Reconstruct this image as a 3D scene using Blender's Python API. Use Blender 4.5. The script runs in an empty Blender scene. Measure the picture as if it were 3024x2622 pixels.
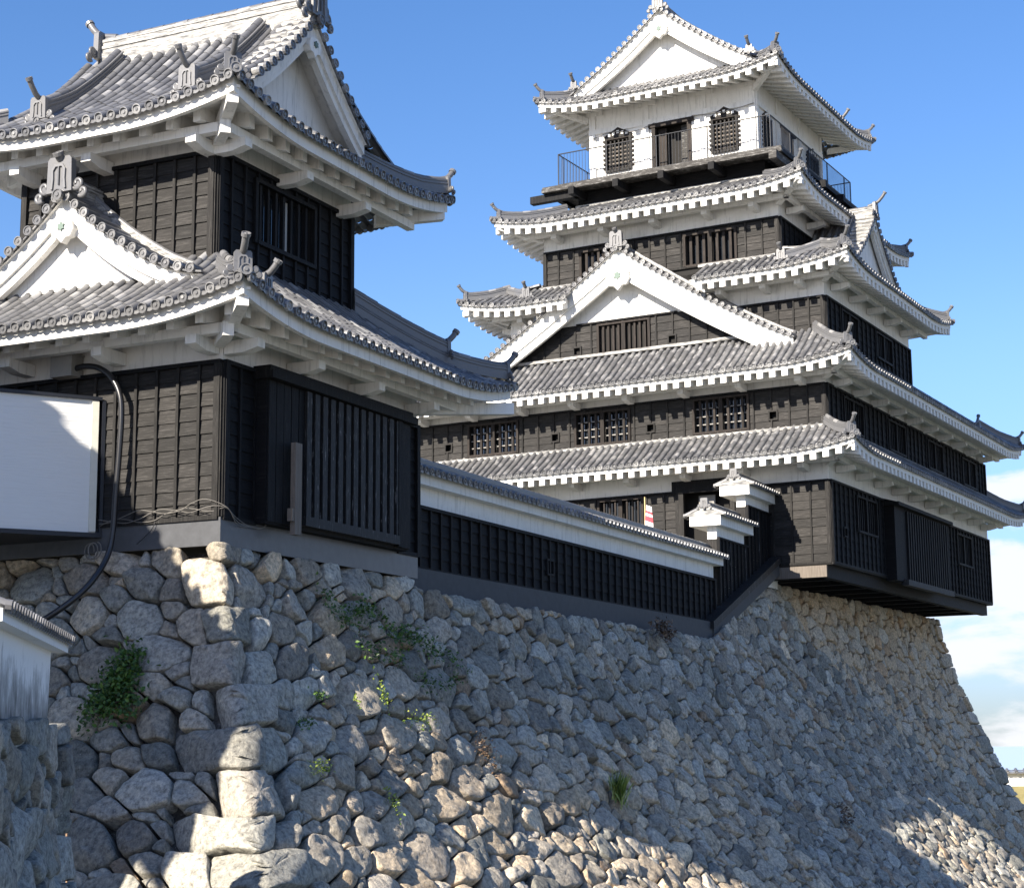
import bpy, math, random
import numpy as np
from mathutils import Vector, Matrix
random.seed(7); RNG = np.random.default_rng(11)
SC = bpy.context.scene; COL = SC.collection
rad = math.radians
# ------------------------------------------------------------------ camera, sky, sun, exposure
F_PX, PITCH, ROLL = 5230.0, rad(9.8), rad(-0.5)
KA, TA = rad(29.0), rad(25.5)                      # yaw of the keep, yaw of the turret
_cp, _sp, _cr, _sr = math.cos(PITCH), math.sin(PITCH), math.cos(ROLL), math.sin(ROLL)
_F = Vector((0, _cp, _sp)); _U0 = Vector((0, -_sp, _cp)); _R0 = Vector((1, 0, 0))
_R = _cr*_R0 + _sr*_U0; _U = -_sr*_R0 + _cr*_U0
cd = bpy.data.cameras.new('camera'); cam = bpy.data.objects.new('camera', cd); COL.objects.link(cam)
cam.matrix_world = Matrix(((_R.x, _U.x, -_F.x, 0), (_R.y, _U.y, -_F.y, 0), (_R.z, _U.z, -_F.z, 0), (0, 0, 0, 1)))
cd.sensor_fit = 'HORIZONTAL'; cd.sensor_width = 36; cd.lens = F_PX/3024*36
cd.clip_start = 0.2; cd.clip_end = 60000; SC.camera = cam
SC.view_settings.view_transform = 'Standard'; SC.view_settings.look = 'None'
SC.view_settings.exposure = 1.3; SC.view_settings.gamma = 1
# sun direction (towards the sun): (-0.21,-1,0.6) in the keep's own axes
def k2w(x, y, z): return Vector((x*math.cos(KA)+y*math.sin(KA), -x*math.sin(KA)+y*math.cos(KA), z))
SUN = k2w(-0.185, -1.0, 0.60).normalized()
EL = math.asin(SUN.z); AZ = math.atan2(SUN.x, SUN.y)
W = bpy.data.worlds.new('World'); SC.world = W; W.use_nodes = True
nt = W.node_tree; nt.nodes.clear()
def N(t, **k):
    n = nt.nodes.new(t)
    for a, b in k.items(): setattr(n, a, b)
    return n
L = lambda a, b: nt.links.new(a, b)
sky = N('ShaderNodeTexSky', sky_type='NISHITA', sun_disc=False, sun_elevation=EL, sun_rotation=AZ, altitude=0, air_density=1.0, dust_density=0.35, ozone_density=2.2)
bg = N('ShaderNodeBackground'); bg.inputs[1].default_value = 0.082
out = N('ShaderNodeOutputWorld')
tc = N('ShaderNodeTexCoord'); sep = N('ShaderNodeSeparateXYZ'); L(tc.outputs['Generated'], sep.inputs[0])
mp = N('ShaderNodeMapping'); mp.inputs['Scale'].default_value = (7, 7, 17); L(tc.outputs['Generated'], mp.inputs[0])
no = N('ShaderNodeTexNoise'); no.inputs['Scale'].default_value = 1.6; no.inputs['Detail'].default_value = 9; no.inputs['Roughness'].default_value = 0.55; no.inputs['Distortion'].default_value = 0.25
L(mp.outputs[0], no.inputs['Vector'])
hz = N('ShaderNodeMapRange', interpolation_type='SMOOTHSTEP'); L(sep.outputs['Z'], hz.inputs[0])
for i, v in zip((1, 2, 3, 4), (0.135, 0.185, 0.10, -0.40)): hz.inputs[i].default_value = v
ad = N('ShaderNodeMath', operation='ADD'); L(no.outputs[0], ad.inputs[0]); L(hz.outputs[0], ad.inputs[1])
cr = N('ShaderNodeMapRange', interpolation_type='SMOOTHSTEP'); L(ad.outputs[0], cr.inputs[0])
for i, v in zip((1, 2, 3, 4), (0.50, 0.63, 0.0, 0.92)): cr.inputs[i].default_value = v
hs = N('ShaderNodeHueSaturation'); hs.inputs['Saturation'].default_value = 1.28; hs.inputs['Value'].default_value = 1.0
tn = N('ShaderNodeMix', data_type='RGBA', blend_type='MULTIPLY'); tn.inputs['Factor'].default_value = 1.0; tn.inputs[7].default_value = (1.04, 0.95, 1.0, 1)
L(sky.outputs[0], tn.inputs[6]); L(tn.outputs[2], hs.inputs['Color'])
mx = N('ShaderNodeMix', data_type='RGBA'); L(cr.outputs[0], mx.inputs['Factor']); L(hs.outputs[0], mx.inputs[6])
mx.inputs[7].default_value = (5.0, 5.1, 5.3, 1)
L(mx.outputs[2], bg.inputs[0])
hd = N('ShaderNodeValToRGB'); L(sep.outputs['Z'], hd.inputs[0]); hd.color_ramp.interpolation = 'EASE'
for e_, (p_, c_) in zip(hd.color_ramp.elements, ((0.0, (0.36, 0.49, 0.76, 1)), (0.24, (1, 1, 1, 1)))): e_.position = p_; e_.color = c_
hm = N('ShaderNodeMix', data_type='RGBA', blend_type='MULTIPLY'); hm.inputs['Factor'].default_value = 1.0; L(hs.outputs[0], hm.inputs[6]); L(hd.outputs[0], hm.inputs[7]); L(hm.outputs[2], mx.inputs[6]); L(bg.outputs[0], out.inputs[0])
sl = bpy.data.lights.new('sun', 'SUN'); sl.energy = 5.0; sl.angle = rad(0.53); sl.color = (1.0, 0.91, 0.78)
so = bpy.data.objects.new('sun', sl); COL.objects.link(so)
so.rotation_euler = (-SUN).to_track_quat('-Z', 'Y').to_euler()

# ------------------------------------------------------------------ materials
MATS = {}
def mat(name, build):
    m = bpy.data.materials.new(name); m.use_nodes = True; MATS[name] = m
    t = m.node_tree; t.nodes.clear()
    o = t.nodes.new('ShaderNodeOutputMaterial'); b = t.nodes.new('ShaderNodeBsdfPrincipled')
    t.links.new(b.outputs[0], o.inputs[0]); build(t, b); return m
def nd(t, ty, **k):
    n = t.nodes.new(ty)
    for a, v in k.items():
        if a.startswith('i_'): n.inputs[a[2:].replace('_', ' ')].default_value = v
        else: setattr(n, a, v)
    return n
def noise(t, scale, detail=4, rough=0.6, stretch=(1, 1, 1)):
    c = t.nodes.new('ShaderNodeTexCoord'); m = t.nodes.new('ShaderNodeMapping'); m.inputs['Scale'].default_value = stretch
    t.links.new(c.outputs['Object'], m.inputs[0])
    n = nd(t, 'ShaderNodeTexNoise', i_Scale=scale, i_Detail=detail, i_Roughness=rough); t.links.new(m.outputs[0], n.inputs['Vector']); return n.outputs[0]
def ramp(t, src, stops):
    r = t.nodes.new('ShaderNodeValToRGB'); e = r.color_ramp.elements
    while len(e) < len(stops): e.new(0.5)
    for x, (p, c) in zip(e, stops): x.position = p; x.color = (*c, 1)
    t.links.new(src, r.inputs[0]); return r.outputs[0]
def mixc(t, fac, a, b, mode='MIX'):
    m = nd(t, 'ShaderNodeMix', data_type='RGBA', blend_type=mode)
    for s, v in ((m.inputs['Factor'], fac), (m.inputs[6], a), (m.inputs[7], b)):
        if hasattr(v, 'links'): t.links.new(v, s)
        elif isinstance(v, tuple): s.default_value = (*v, 1)
        else: s.default_value = v
    return m.outputs[2]
def bump(t, b, src, st, dist):
    n = nd(t, 'ShaderNodeBump', i_Strength=st, i_Distance=dist); t.links.new(src, n.inputs['Height']); t.links.new(n.outputs[0], b.inputs['Normal'])
def island(t): return t.nodes.new('ShaderNodeNewGeometry').outputs['Random Per Island']
def m_plaster(t, b):
    n1 = noise(t, 1.3, 6, 0.65); n2 = noise(t, 3.0, 5, 0.7, (3.5, 3.5, 0.35))
    c = mixc(t, ramp(t, n1, ((0.35, (0, 0, 0)), (0.75, (1, 1, 1)))), (0.79, 0.775, 0.735), (0.69, 0.675, 0.635))
    c = mixc(t, ramp(t, n2, ((0.52, (0, 0, 0)), (0.74, (0.85, 0.85, 0.85)))), c, (0.43, 0.42, 0.39))
    t.links.new(c, b.inputs['Base Color']); b.inputs['Roughness'].default_value = 0.75
    bump(t, b, noise(t, 14, 5), 0.25, 0.02)
mat('white plaster', m_plaster)
def m_stain(t, b):
    n2 = noise(t, 2.6, 8, 0.7, (1.3, 1.3, 0.75)); g = nd(t, 'ShaderNodeSeparateXYZ'); c0 = t.nodes.new('ShaderNodeTexCoord'); t.links.new(c0.outputs['Object'], g.inputs[0])
    mr = nd(t, 'ShaderNodeMapRange'); t.links.new(g.outputs[2], mr.inputs[0])
    for i, v in zip((1, 2, 3, 4), (0.36, 1.15, 0.27, -0.16)): mr.inputs[i].default_value = v
    a = nd(t, 'ShaderNodeMath', operation='ADD'); t.links.new(n2, a.inputs[0]); t.links.new(mr.outputs[0], a.inputs[1])
    c = ramp(t, a.outputs[0], ((0.44, (0.80, 0.80, 0.79)), (0.60, (0.42, 0.42, 0.41)), (0.85, (0.12, 0.12, 0.118))))
    t.links.new(c, b.inputs['Base Color']); b.inputs['Roughness'].default_value = 0.85
mat('stained plaster', m_stain)
def m_siding(t, b):
    n = noise(t, 2.0, 5, 0.6, (1, 1, 14)); c = mixc(t, n, (0.80, 0.80, 0.78), (0.74, 0.74, 0.72))
    t.links.new(c, b.inputs['Base Color']); b.inputs['Roughness'].default_value = 0.6; bump(t, b, n, 0.5, 0.02)
mat('white siding', m_siding)
def wood(c1, c2, c3, axis_stretch, rough=0.7):
    def f(t, b):
        n = noise(t, 3.4, 8, 0.78, axis_stretch); isl = island(t)
        c = ramp(t, n, ((0.30, c1), (0.52, c2), (0.74, c3)))
        k = ramp(t, isl, ((0, (0.72, 0.72, 0.72)), (1, (1.25, 1.22, 1.2))))
        c = mixc(t, 1.0, c, k, 'MULTIPLY')
        t.links.new(c, b.inputs['Base Color']); b.inputs['Roughness'].default_value = rough; b.inputs['Specular IOR Level'].default_value = 0.22
        bump(t, b, n, 0.35, 0.02)
    return f
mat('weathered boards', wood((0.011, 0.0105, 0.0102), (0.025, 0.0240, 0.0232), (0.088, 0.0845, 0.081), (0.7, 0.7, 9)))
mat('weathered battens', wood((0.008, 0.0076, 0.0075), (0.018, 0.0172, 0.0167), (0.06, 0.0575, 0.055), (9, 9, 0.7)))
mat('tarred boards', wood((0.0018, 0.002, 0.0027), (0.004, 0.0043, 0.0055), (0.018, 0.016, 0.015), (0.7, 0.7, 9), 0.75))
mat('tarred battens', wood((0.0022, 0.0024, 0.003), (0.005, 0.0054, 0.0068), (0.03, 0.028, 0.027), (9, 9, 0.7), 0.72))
def m_peel(t, b):
    n = noise(t, 5.0, 6, 0.7, (5, 5, 0.7))
    c = ramp(t, n, ((0.50, (0.004, 0.0043, 0.0055)), (0.60, (0.02, 0.021, 0.024)), (0.66, (0.17, 0.17, 0.17)), (0.8, (0.30, 0.295, 0.29))))
    t.links.new(c, b.inputs['Base Color']); b.inputs['Roughness'].default_value = 0.7
mat('peeling black paint', m_peel)
mat('grey timber', wood((0.10, 0.085, 0.072), (0.155, 0.135, 0.115), (0.22, 0.195, 0.17), (9, 9, 0.6)))
mat('balcony timber', wood((0.025, 0.024, 0.023), (0.055, 0.053, 0.050), (0.36, 0.36, 0.35), (1.2, 1.2, 6)))
mat('dark brown timber', wood((0.010, 0.008, 0.0072), (0.022, 0.018, 0.016), (0.06, 0.050, 0.045), (8, 8, 0.7)))
def m_tile(t, b):
    isl = island(t); n = noise(t, 2.0, 6, 0.65); n2 = noise(t, 16, 4, 0.7)
    c = ramp(t, isl, ((0.0, (0.090, 0.091, 0.096)), (0.55, (0.130, 0.131, 0.137)), (0.84, (0.180, 0.181, 0.186)), (1.0, (0.32, 0.318, 0.315))))
    c = mixc(t, ramp(t, n, ((0.42, (0, 0, 0)), (0.72, (0.6, 0.6, 0.6)))), c, (0.15, 0.147, 0.14))
    c = mixc(t, ramp(t, n2, ((0.60, (0, 0, 0)), (0.75, (0.55, 0.55, 0.55)))), c, (0.035, 0.035, 0.038))
    t.links.new(c, b.inputs['Base Color']); b.inputs['Roughness'].default_value = 0.36; b.inputs['Specular IOR Level'].default_value = 0.6
    bump(t, b, n2, 0.2, 0.01)
mat('grey roof tile', m_tile)
def m_mort(t, b):
    n = noise(t, 3.0, 6, 0.7, (1, 1, 7)); c = ramp(t, n, ((0.36, (0.09, 0.09, 0.09)), (0.48, (0.24, 0.237, 0.228)), (0.62, (0.48, 0.472, 0.45))))
    t.links.new(c, b.inputs['Base Color']); b.inputs['Roughness'].default_value = 0.7; bump(t, b, n, 0.4, 0.02)
mat('mortared ridge tile', m_mort)
def plain(col, rough=0.7, metal=0.0, sp=0.5, var=0.15):
    def f(t, b):
        n = noise(t, 6, 5, 0.65); c = mixc(t, n, tuple(x*(1-var) for x in col), tuple(min(1, x*(1+var)) for x in col))
        t.links.new(c, b.inputs['Base Color']); b.inputs['Roughness'].default_value = rough; b.inputs['Metallic'].default_value = metal; b.inputs['Specular IOR Level'].default_value = sp
    return f
mat('metal flashing', plain((0.062, 0.065, 0.072), 0.42, 0.0, 0.5, 0.45))
mat('curb mortar', plain((0.06, 0.062, 0.066), 0.8, 0, 0.5, 0.3))
mat('black void', plain((0.012, 0.011, 0.010), 0.9))
mat('glass', plain((0.02, 0.024, 0.03), 0.06, 0, 0.9))
mat('curtain', plain((0.62, 0.62, 0.60), 0.9))
mat('paper strips', plain((0.26, 0.25, 0.235), 0.9))
mat('black iron', plain((0.012, 0.014, 0.02), 0.5))
mat('black hose', plain((0.014, 0.014, 0.016), 0.35, 0, 0.6))
mat('grey steel box', plain((0.27, 0.26, 0.24), 0.5))
mat('pale trim', plain((0.72, 0.70, 0.60), 0.5))
mat('bleached wire', plain((0.16, 0.15, 0.135), 0.7))
mat('rusty rod', plain((0.30, 0.19, 0.12), 0.7))
mat('verdigris', plain((0.12, 0.17, 0.14), 0.6))
mat('flag white', plain((0.75, 0.72, 0.72), 0.8)); mat('flag red', plain((0.60, 0.06, 0.08), 0.8)); mat('bamboo', plain((0.55, 0.42, 0.2), 0.6))
def m_leaf(c1, c2, c3):
    def f(t, b):
        c = ramp(t, island(t), ((0, c1), (0.6, c2), (1, c3))); t.links.new(c, b.inputs['Base Color']); b.inputs['Roughness'].default_value = 0.5
        b.inputs['Transmission Weight'].default_value = 0.0; b.inputs['Subsurface Weight'].default_value = 0.0
    return f
mat('fern leaf', m_leaf((0.022, 0.055, 0.008), (0.05, 0.115, 0.014), (0.11, 0.19, 0.03)))
mat('yellow-green leaf', m_leaf((0.09, 0.15, 0.02), (0.20, 0.27, 0.04), (0.34, 0.36, 0.08)))  # foliage running from green to pale yellow-green
mat('dry weed', m_leaf((0.06, 0.035, 0.02), (0.12, 0.075, 0.045), (0.22, 0.15, 0.09)))
def m_grass(t, b):
    c = ramp(t, noise(t, 0.6, 8, 0.7), ((0.3, (0.16, 0.14, 0.05)), (0.6, (0.30, 0.25, 0.10)), (0.8, (0.38, 0.32, 0.15)))); t.links.new(c, b.inputs['Base Color']); b.inputs['Roughness'].default_value = 0.9
mat('dry grass', m_grass)
mat('gravel earth', plain((0.33, 0.285, 0.22), 0.9, 0, 0.3, 0.3))
mat('sea water', plain((0.42, 0.52, 0.62), 0.35, 0, 0.5, 0.05)); mat('moat water', plain((0.04, 0.06, 0.05), 0.15))
def m_stone(t, b):
    a = nd(t, 'ShaderNodeAttribute', attribute_name='tint')
    n1 = noise(t, 2.6, 8, 0.72); n2 = noise(t, 11, 7, 0.75); n3 = noise(t, 5, 6, 0.7, (1.6, 1.6, 0.45)); n4 = noise(t, 26, 4, 0.75); n5 = noise(t, 17, 5, 0.75)
    c = mixc(t, 1.0, a.outputs['Color'], ramp(t, n2, ((0.32, (0.34, 0.34, 0.35)), (0.50, (1.0, 1.0, 1.0)), (0.68, (1.65, 1.62, 1.54)))), 'MULTIPLY')
    c = mixc(t, ramp(t, n1, ((0.56, (0, 0, 0)), (0.70, (0.55, 0.55, 0.55)))), c, (0.36, 0.355, 0.325))
    c = mixc(t, ramp(t, n3, ((0.60, (0, 0, 0)), (0.70, (0.7, 0.7, 0.7)))), c, (0.10, 0.098, 0.095))
    c = mixc(t, ramp(t, n4, ((0.60, (0, 0, 0)), (0.70, (0.7, 0.7, 0.7)))), c, (0.07, 0.07, 0.067))
    c = mixc(t, ramp(t, n5, ((0.60, (0, 0, 0)), (0.70, (0.75, 0.75, 0.75)))), c, (0.50, 0.49, 0.45))
    t.links.new(c, b.inputs['Base Color']); b.inputs['Roughness'].default_value = 0.9; b.inputs['Specular IOR Level'].default_value = 0.25
    m = nd(t, 'ShaderNodeMath', operation='ADD'); t.links.new(n2, m.inputs[0]); t.links.new(n3, m.inputs[1])
    bump(t, b, m.outputs[0], 0.85, 0.045)
mat('rubble stone', m_stone)

# ------------------------------------------------------------------ mesh helpers
V = lambda *a: np.array(a, float)
def unit(a): a = np.asarray(a, float); return a/np.linalg.norm(a)
class MB:
    def __init__(s): s.v = []; s.n = 0; s.f = []; s.m = []; s.s = []; s.mats = []
    def mi(s, m):
        if m not in s.mats: s.mats.append(m)
        return s.mats.index(m)
    def add(s, v, f, m, smooth=False):
        v = np.asarray(v, float).reshape(-1, 3); k = s.mi(m)
        s.v.append(v); b = s.n; s.n += len(v)
        for q in f: s.f.append([int(i)+b for i in q])
        s.m += [k]*len(f); s.s += [smooth]*len(f)
    def grid(s, P, m, smooth=True, flip=False):
        P = np.asarray(P, float); a, b = P.shape[:2]; idx = np.arange(a*b).reshape(a, b)
        q = np.stack([idx[:-1, :-1], idx[1:, :-1], idx[1:, 1:], idx[:-1, 1:]], -1).reshape(-1, 4)
        if flip: q = q[:, ::-1]
        s.add(P, q.tolist(), m, smooth)
    def obox(s, o, ax, ay, az, m):
        o, ax, ay, az = (np.asarray(t, float) for t in (o, ax, ay, az))
        v = [o+ax*i+ay*j+az*k for k in (0, 1) for j in (0, 1) for i in (0, 1)]
        f = [(0, 2, 3, 1), (4, 5, 7, 6), (0, 1, 5, 4), (2, 6, 7, 3), (0, 4, 6, 2), (1, 3, 7, 5)]
        if np.dot(np.cross(ax, ay), az) < 0: f = [q[::-1] for q in f]
        s.add(v, f, m)
    def box(s, a, b, m): a, b = V(*a), V(*b); lo, hi = np.minimum(a, b), np.maximum(a, b); d = hi-lo; s.obox(lo, (d[0], 0, 0), (0, d[1], 0), (0, 0, d[2]), m)
    def prism(s, pts, o, ex, ey, ez, m, smooth=False):
        o, ex, ey, ez = (np.asarray(t, float) for t in (o, ex, ey, ez)); n = len(pts)
        A = [o+ex*p[0]+ey*p[1] for p in pts]; B = [p+ez for p in A]
        s.add(A+B, [list(range(n))[::-1], list(range(n, 2*n))]+[(i, (i+1) % n, n+(i+1) % n, n+i) for i in range(n)], m, smooth)
    def rings(s, R, m, smooth=True, caps=True):
        R = np.asarray(R, float); k, n = R.shape[:2]; f = []
        for i in range(k-1):
            for j in range(n): f.append((i*n+j, i*n+(j+1) % n, (i+1)*n+(j+1) % n, (i+1)*n+j))
        s.add(R, f, m, smooth)
        if caps: s.add(R[0], [list(range(n))[::-1]], m); s.add(R[-1], [list(range(n))], m)
    def tube(s, path, r, m, n=8, caps=True):
        path = np.asarray(path, float); R = []; u = None
        for i, p in enumerate(path):
            d = unit(path[min(i+1, len(path)-1)]-path[max(i-1, 0)])
            if u is None:
                u = np.cross(d, (0, 0, 1))
                if np.linalg.norm(u) < 1e-2: u = np.cross(d, (0, 1, 0))
            u = unit(u-d*np.dot(u, d)); w = np.cross(u, d); rr = r[i] if hasattr(r, '__len__') else r
            R.append([p+rr*(math.cos(t)*u+math.sin(t)*w) for t in np.linspace(0, 2*math.pi, n, endpoint=False)])
        s.rings(R, m, True, caps)
    def sweep(s, path, sec, m, smooth=False, caps=True, side=None):
        """section points (side, up) carried along a path; side stays horizontal"""
        path = np.asarray(path, float); R = []
        for i, p in enumerate(path):
            if side is None:
                d = path[min(i+1, len(path)-1)]-path[max(i-1, 0)]; u = unit((d[1], -d[0], 0))
            else: u = np.asarray(side, float)
            R.append([p+u*a+V(0, 0, b) for a, b in sec])
        s.rings(R, m, smooth, caps)
    def build(s, name, parent=None):
        me = bpy.data.meshes.new(name); v = np.concatenate(s.v) if s.v else np.zeros((0, 3))
        me.from_pydata(v.tolist(), [], s.f); me.polygons.foreach_set('material_index', s.m); me.polygons.foreach_set('use_smooth', s.s)
        for m in s.mats: me.materials.append(MATS[m])
        me.update(); o = bpy.data.objects.new(name, me); COL.objects.link(o)
        if parent: o.parent = parent
        return o
def link(name, me, parent): o = bpy.data.objects.new(name, me); COL.objects.link(o); o.parent = parent; return o
def tag(o, label=None, cat=None, group=None, kind=None):
    for k, v in (('label', label), ('category', cat), ('group', group), ('kind', kind)):
        if v: o[k] = v
    return o
def empty(name, loc=(0, 0, 0), rz=0.0, parent=None):
    o = bpy.data.objects.new(name, None); COL.objects.link(o); o.location = loc; o.rotation_euler = (0, 0, rz); o.empty_display_size = 0.5
    if parent: o.parent = parent
    return o
X, Y, Z = V(1, 0, 0), V(0, 1, 0), V(0, 0, 1)

# ------------------------------------------------------------------ roofs
def disc(mb, c, q, r, m, n=12):
    """round eave tile end facing q, with a raised rim"""
    q = unit(q); u = unit(np.cross(q, Z) if abs(q[2]) < .95 else np.cross(q, X)); w = np.cross(u, q); t = np.linspace(0, 2*math.pi, n, endpoint=False)
    ring = lambda rr, h: [c+q*h+rr*(math.cos(a)*u+math.sin(a)*w) for a in t]
    mb.rings([ring(r, -.05), ring(r, .012), ring(r*.80, .012), ring(r*.74, -.006), ring(r*.40, -.004), ring(r*.30, .012)], m, False)
HALF = np.linspace(-0.25, math.pi+0.25, 8)
def roll(mb, pts, e, r, m, tl=0.27):
    """cover tiles laid along pts (top end last); every tile is its own island"""
    pts = np.asarray(pts, float); seg = np.linalg.norm(np.diff(pts, axis=0), axis=1); cum = np.r_[0, np.cumsum(seg)]; tot = cum[-1]
    if tot < .05: return
    n = max(1, round(tot/tl)); e = np.asarray(e, float)
    at = lambda q: np.array([np.interp(q, cum, pts[:, k]) for k in range(3)])
    for i in range(n):
        a, b = at(tot*i/n), at(min(tot, tot*(i+1)/n+.02)); d = unit(b-a); nn = np.cross(e, d); nn = nn if nn[2] > 0 else -nn
        j = (RNG.random()-.5)*.010; k = (RNG.random()-.5)*.008
        P = [[c+e*(math.cos(t)*rr+j)+nn*(math.sin(t)*rr+k) for t in HALF] for c, rr in ((a, r*1.05), (b, r*.96))]
        mb.grid(P, m, True, flip=np.dot(np.cross(e, d), nn) < 0)
class Slope:
    def __init__(s, O, e, n, Ln, z0, s0, c, lw, lh, D, dfun=None, d0=None):
        s.O, s.e, s.n, s.L, s.z0, s.s0, s.c, s.lw, s.lh, s.D = V(O[0], O[1], 0), V(*e), V(*n), Ln, z0, s0, c, lw, lh, D
        s.dfun = dfun or (lambda a: 99); s.d0 = d0 or (lambda a: 0.)
    def lift(s, a, d): return s.lh*(max(0, 1-a/s.lw)**2+max(0, 1-(s.L-a)/s.lw)**2)*max(0, 1-d/2.4)
    def z(s, a, d): return s.z0+s.s0*d+s.c*d*abs(d)+s.lift(a, max(d, 0))
    def pt(s, a, d, h=0.): p = s.O+s.e*a+s.n*d; p[2] = s.z(a, d)+h; return p
    def dmax(s, a): return max(0., min(s.D, s.dfun(a)))
def tiles(mb, sl, pitch, r, ov=0.06, m='grey roof tile', nd_=12):
    n = round((sl.L-.1)/pitch); p = (sl.L-.1)/n
    for i in range(n+1):
        a = .05+p*i; dm = sl.dmax(a); ds = sl.d0(a)
        if i < n:                                                    # pan tiles between two cover rolls
            am = a+p/2; dm2 = sl.dmax(am); ds2 = sl.d0(am)
            d_lo = -ov if ds2 <= 0 else ds2
            if dm2-d_lo > .08:
                k = max(1, round((dm2-d_lo)/.27)); w = p-r*1.2
                for j in range(k):
                    da, db = d_lo+(dm2-d_lo)*j/k, d_lo+(dm2-d_lo)*(j+1)/k+.01
                    P = [[sl.pt(am, d, hh-.045*(1-(2*t)**2)+.01)+sl.e*w*t for t in (-.5, -.25, 0, .25, .5)] for d, hh in ((da, .02), (db, 0.))]
                    mb.grid(P, m, True, flip=True)
                if ds2 <= 0:                                         # hanging lip of the eave pan
                    P = [[sl.pt(am, -ov-.004, hh-.045*(1-(2*t)**2)+.03)+sl.e*w*t for t in (-.5, -.25, 0, .25, .5)] for hh in (0, -.055)]
                    mb.grid(P, m, False)
        if dm < .03 and ds <= 0: dm = .03
        if dm <= ds: continue
        lo = -ov-.02 if ds <= 0 else ds
        pts = [sl.pt(a, d, .015) for d in np.linspace(lo, dm, max(3, int((dm-lo)/.3)+2))]
        roll(mb, pts, sl.e, r, m)
        if ds <= 0: disc(mb, sl.pt(a, lo, .02), -sl.n+V(0, 0, -.12), r*1.18, m, nd_)
def eave(parent, sl, ae, fd, fh, sb, rp, rw, rh, Dw, pl='white plaster', brk=None, two=None):
    """white fascia, soffit, rafters and purlin below a slope; Dw = run to the wall"""
    mb = MB(); A = np.linspace(ae[0], ae[1], 40); mit = lambda a, d: min(max(a, d if ae[0] <= .01 else a), sl.L-d if ae[1] >= sl.L-.01 else a)
    for lo, hi, dd, th in ((0., -fh, fd, .10),):
        f0 = [sl.pt(mit(a, dd), dd) for a in A]; 
        for i in range(len(f0)): f0[i][2] = sl.z(A[i], 0)-.035
        b0 = [sl.O+sl.e*mit(a, dd+th)+sl.n*(dd+th) for a in A]
        P = [[f+V(0, 0, lo), f+V(0, 0, hi), V(b[0], b[1], f[2]+hi), V(b[0], b[1], f[2]+lo)] for f, b in zip(f0, b0)]
        mb.rings(P, pl, False)
    # under-tile board (dark line above the fascia)
    f1 = [[sl.pt(mit(a, max(0, fd-.09)), fd-.09), sl.pt(mit(a, fd+.12), fd+.12)] for a in A]
    for i, row in enumerate(f1):
        for p in row: p[2] = sl.z(A[i], 0)-.03
    mb.grid(f1, 'dark brown timber', False)
    zs = lambda a, d: sl.z(a, 0)*max(0, 1-d/Dw)+max(0, min(1, d/Dw))*sl.z0-.035-fh*.62+.30*d      # soffit height
    G = []
    for a in A:
        row = []
        for d in np.linspace(fd+.05, Dw, 7):
            p = sl.O+sl.e*min(max(a, d if ae[0] <= .01 else a), sl.L-d if ae[1] >= sl.L-.01 else a)+sl.n*d; p[2] = zs(a, d); row.append(p)
        G.append(row)
    mb.grid(G, pl, True)
    mb.build('fascia', parent)
    mb = MB(); n = int((ae[1]-ae[0]-2*sb)/rp); st = ae[0]+((ae[1]-ae[0])-n*rp)/2
    for i in range(n+1):
        a = st+i*rp; d1 = min(Dw, sl.L-a-.05 if ae[1] >= sl.L-.01 else 9, a-.05 if ae[0] <= .01 else 9)
        if d1-sb < .1: continue
        p, q = sl.O+sl.e*a+sl.n*sb, sl.O+sl.e*a+sl.n*d1; p[2] = zs(a, sb); q[2] = zs(a, d1)
        mb.obox(p-sl.e*rw/2-V(0, 0, rh), sl.e*rw, q-p, V(0, 0, rh+.02), pl)
    mb.build('rafters', parent)
    if brk:
        po, sp, zc, a_list = brk                                     # purlin offset from wall, spacing, height, positions
        dp = Dw-po; mb = MB(); zp = zs(sl.L/2, dp)-rh+.04
        c0, c1 = (ae[0]+(dp if ae[0] <= .01 else 0)), (ae[1]-(dp if ae[1] >= sl.L-.01 else 0))
        o = sl.O+sl.e*c0+sl.n*dp; o[2] = zp-.17; mb.obox(o, sl.e*(c1-c0), sl.n*.17, V(0, 0, .17), pl); mb.build('eave_purlin', parent)
        bm_ = None
        for a in a_list:
            o = sl.O+sl.e*(a-.1)+sl.n*(dp-.10); o[2] = zp-.17-.22
            mb = MB(); mb.prism([(0, .222), (po+.08, .222), (po+.08, 0), (.30, 0), (0, .07)], o, sl.n, Z, sl.e*.22, pl); mb.build('eave_bracket', parent)
SEC = [(-.15, -.15), (.15, -.15), (.15, .03), (.13, .03), (.13, .075), (.15, .075), (.15, .11), (.125, .11), (.125, .15), (.14, .15), (.14, .185), (.08, .20), (.075, .245), (.04, .285), (-.04, .285), (-.075, .245), (-.08, .20), (-.14, .185), (-.14, .15), (-.125, .15), (-.125, .11), (-.15, .11), (-.15, .075), (-.13, .075), (-.13, .03), (-.15, .03)]
def ridge(parent, path, w=1., h=1., m='grey roof tile', name='hip_ridge'):
    mb = MB(); mb.sweep(path, [(a*w, b*h) for a, b in SEC if b < .20], m); path = np.asarray(path, float); d = unit((path[-1]-path[0])*V(1, 1, 0))
    roll(mb, path+V(0, 0, .19*h), V(d[1], -d[0], 0), .085*min(w, 1.1), 'grey roof tile', .30); mb.tube([path[0]+V(0, 0, .195*h), path[0]+V(0, 0, .195*h)+(path[0]-path[1])*.02/max(.02, np.linalg.norm(path[0]-path[1]))], .088*min(w, 1.1), 'grey roof tile', 10)
    return mb.build(name, parent)
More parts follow.
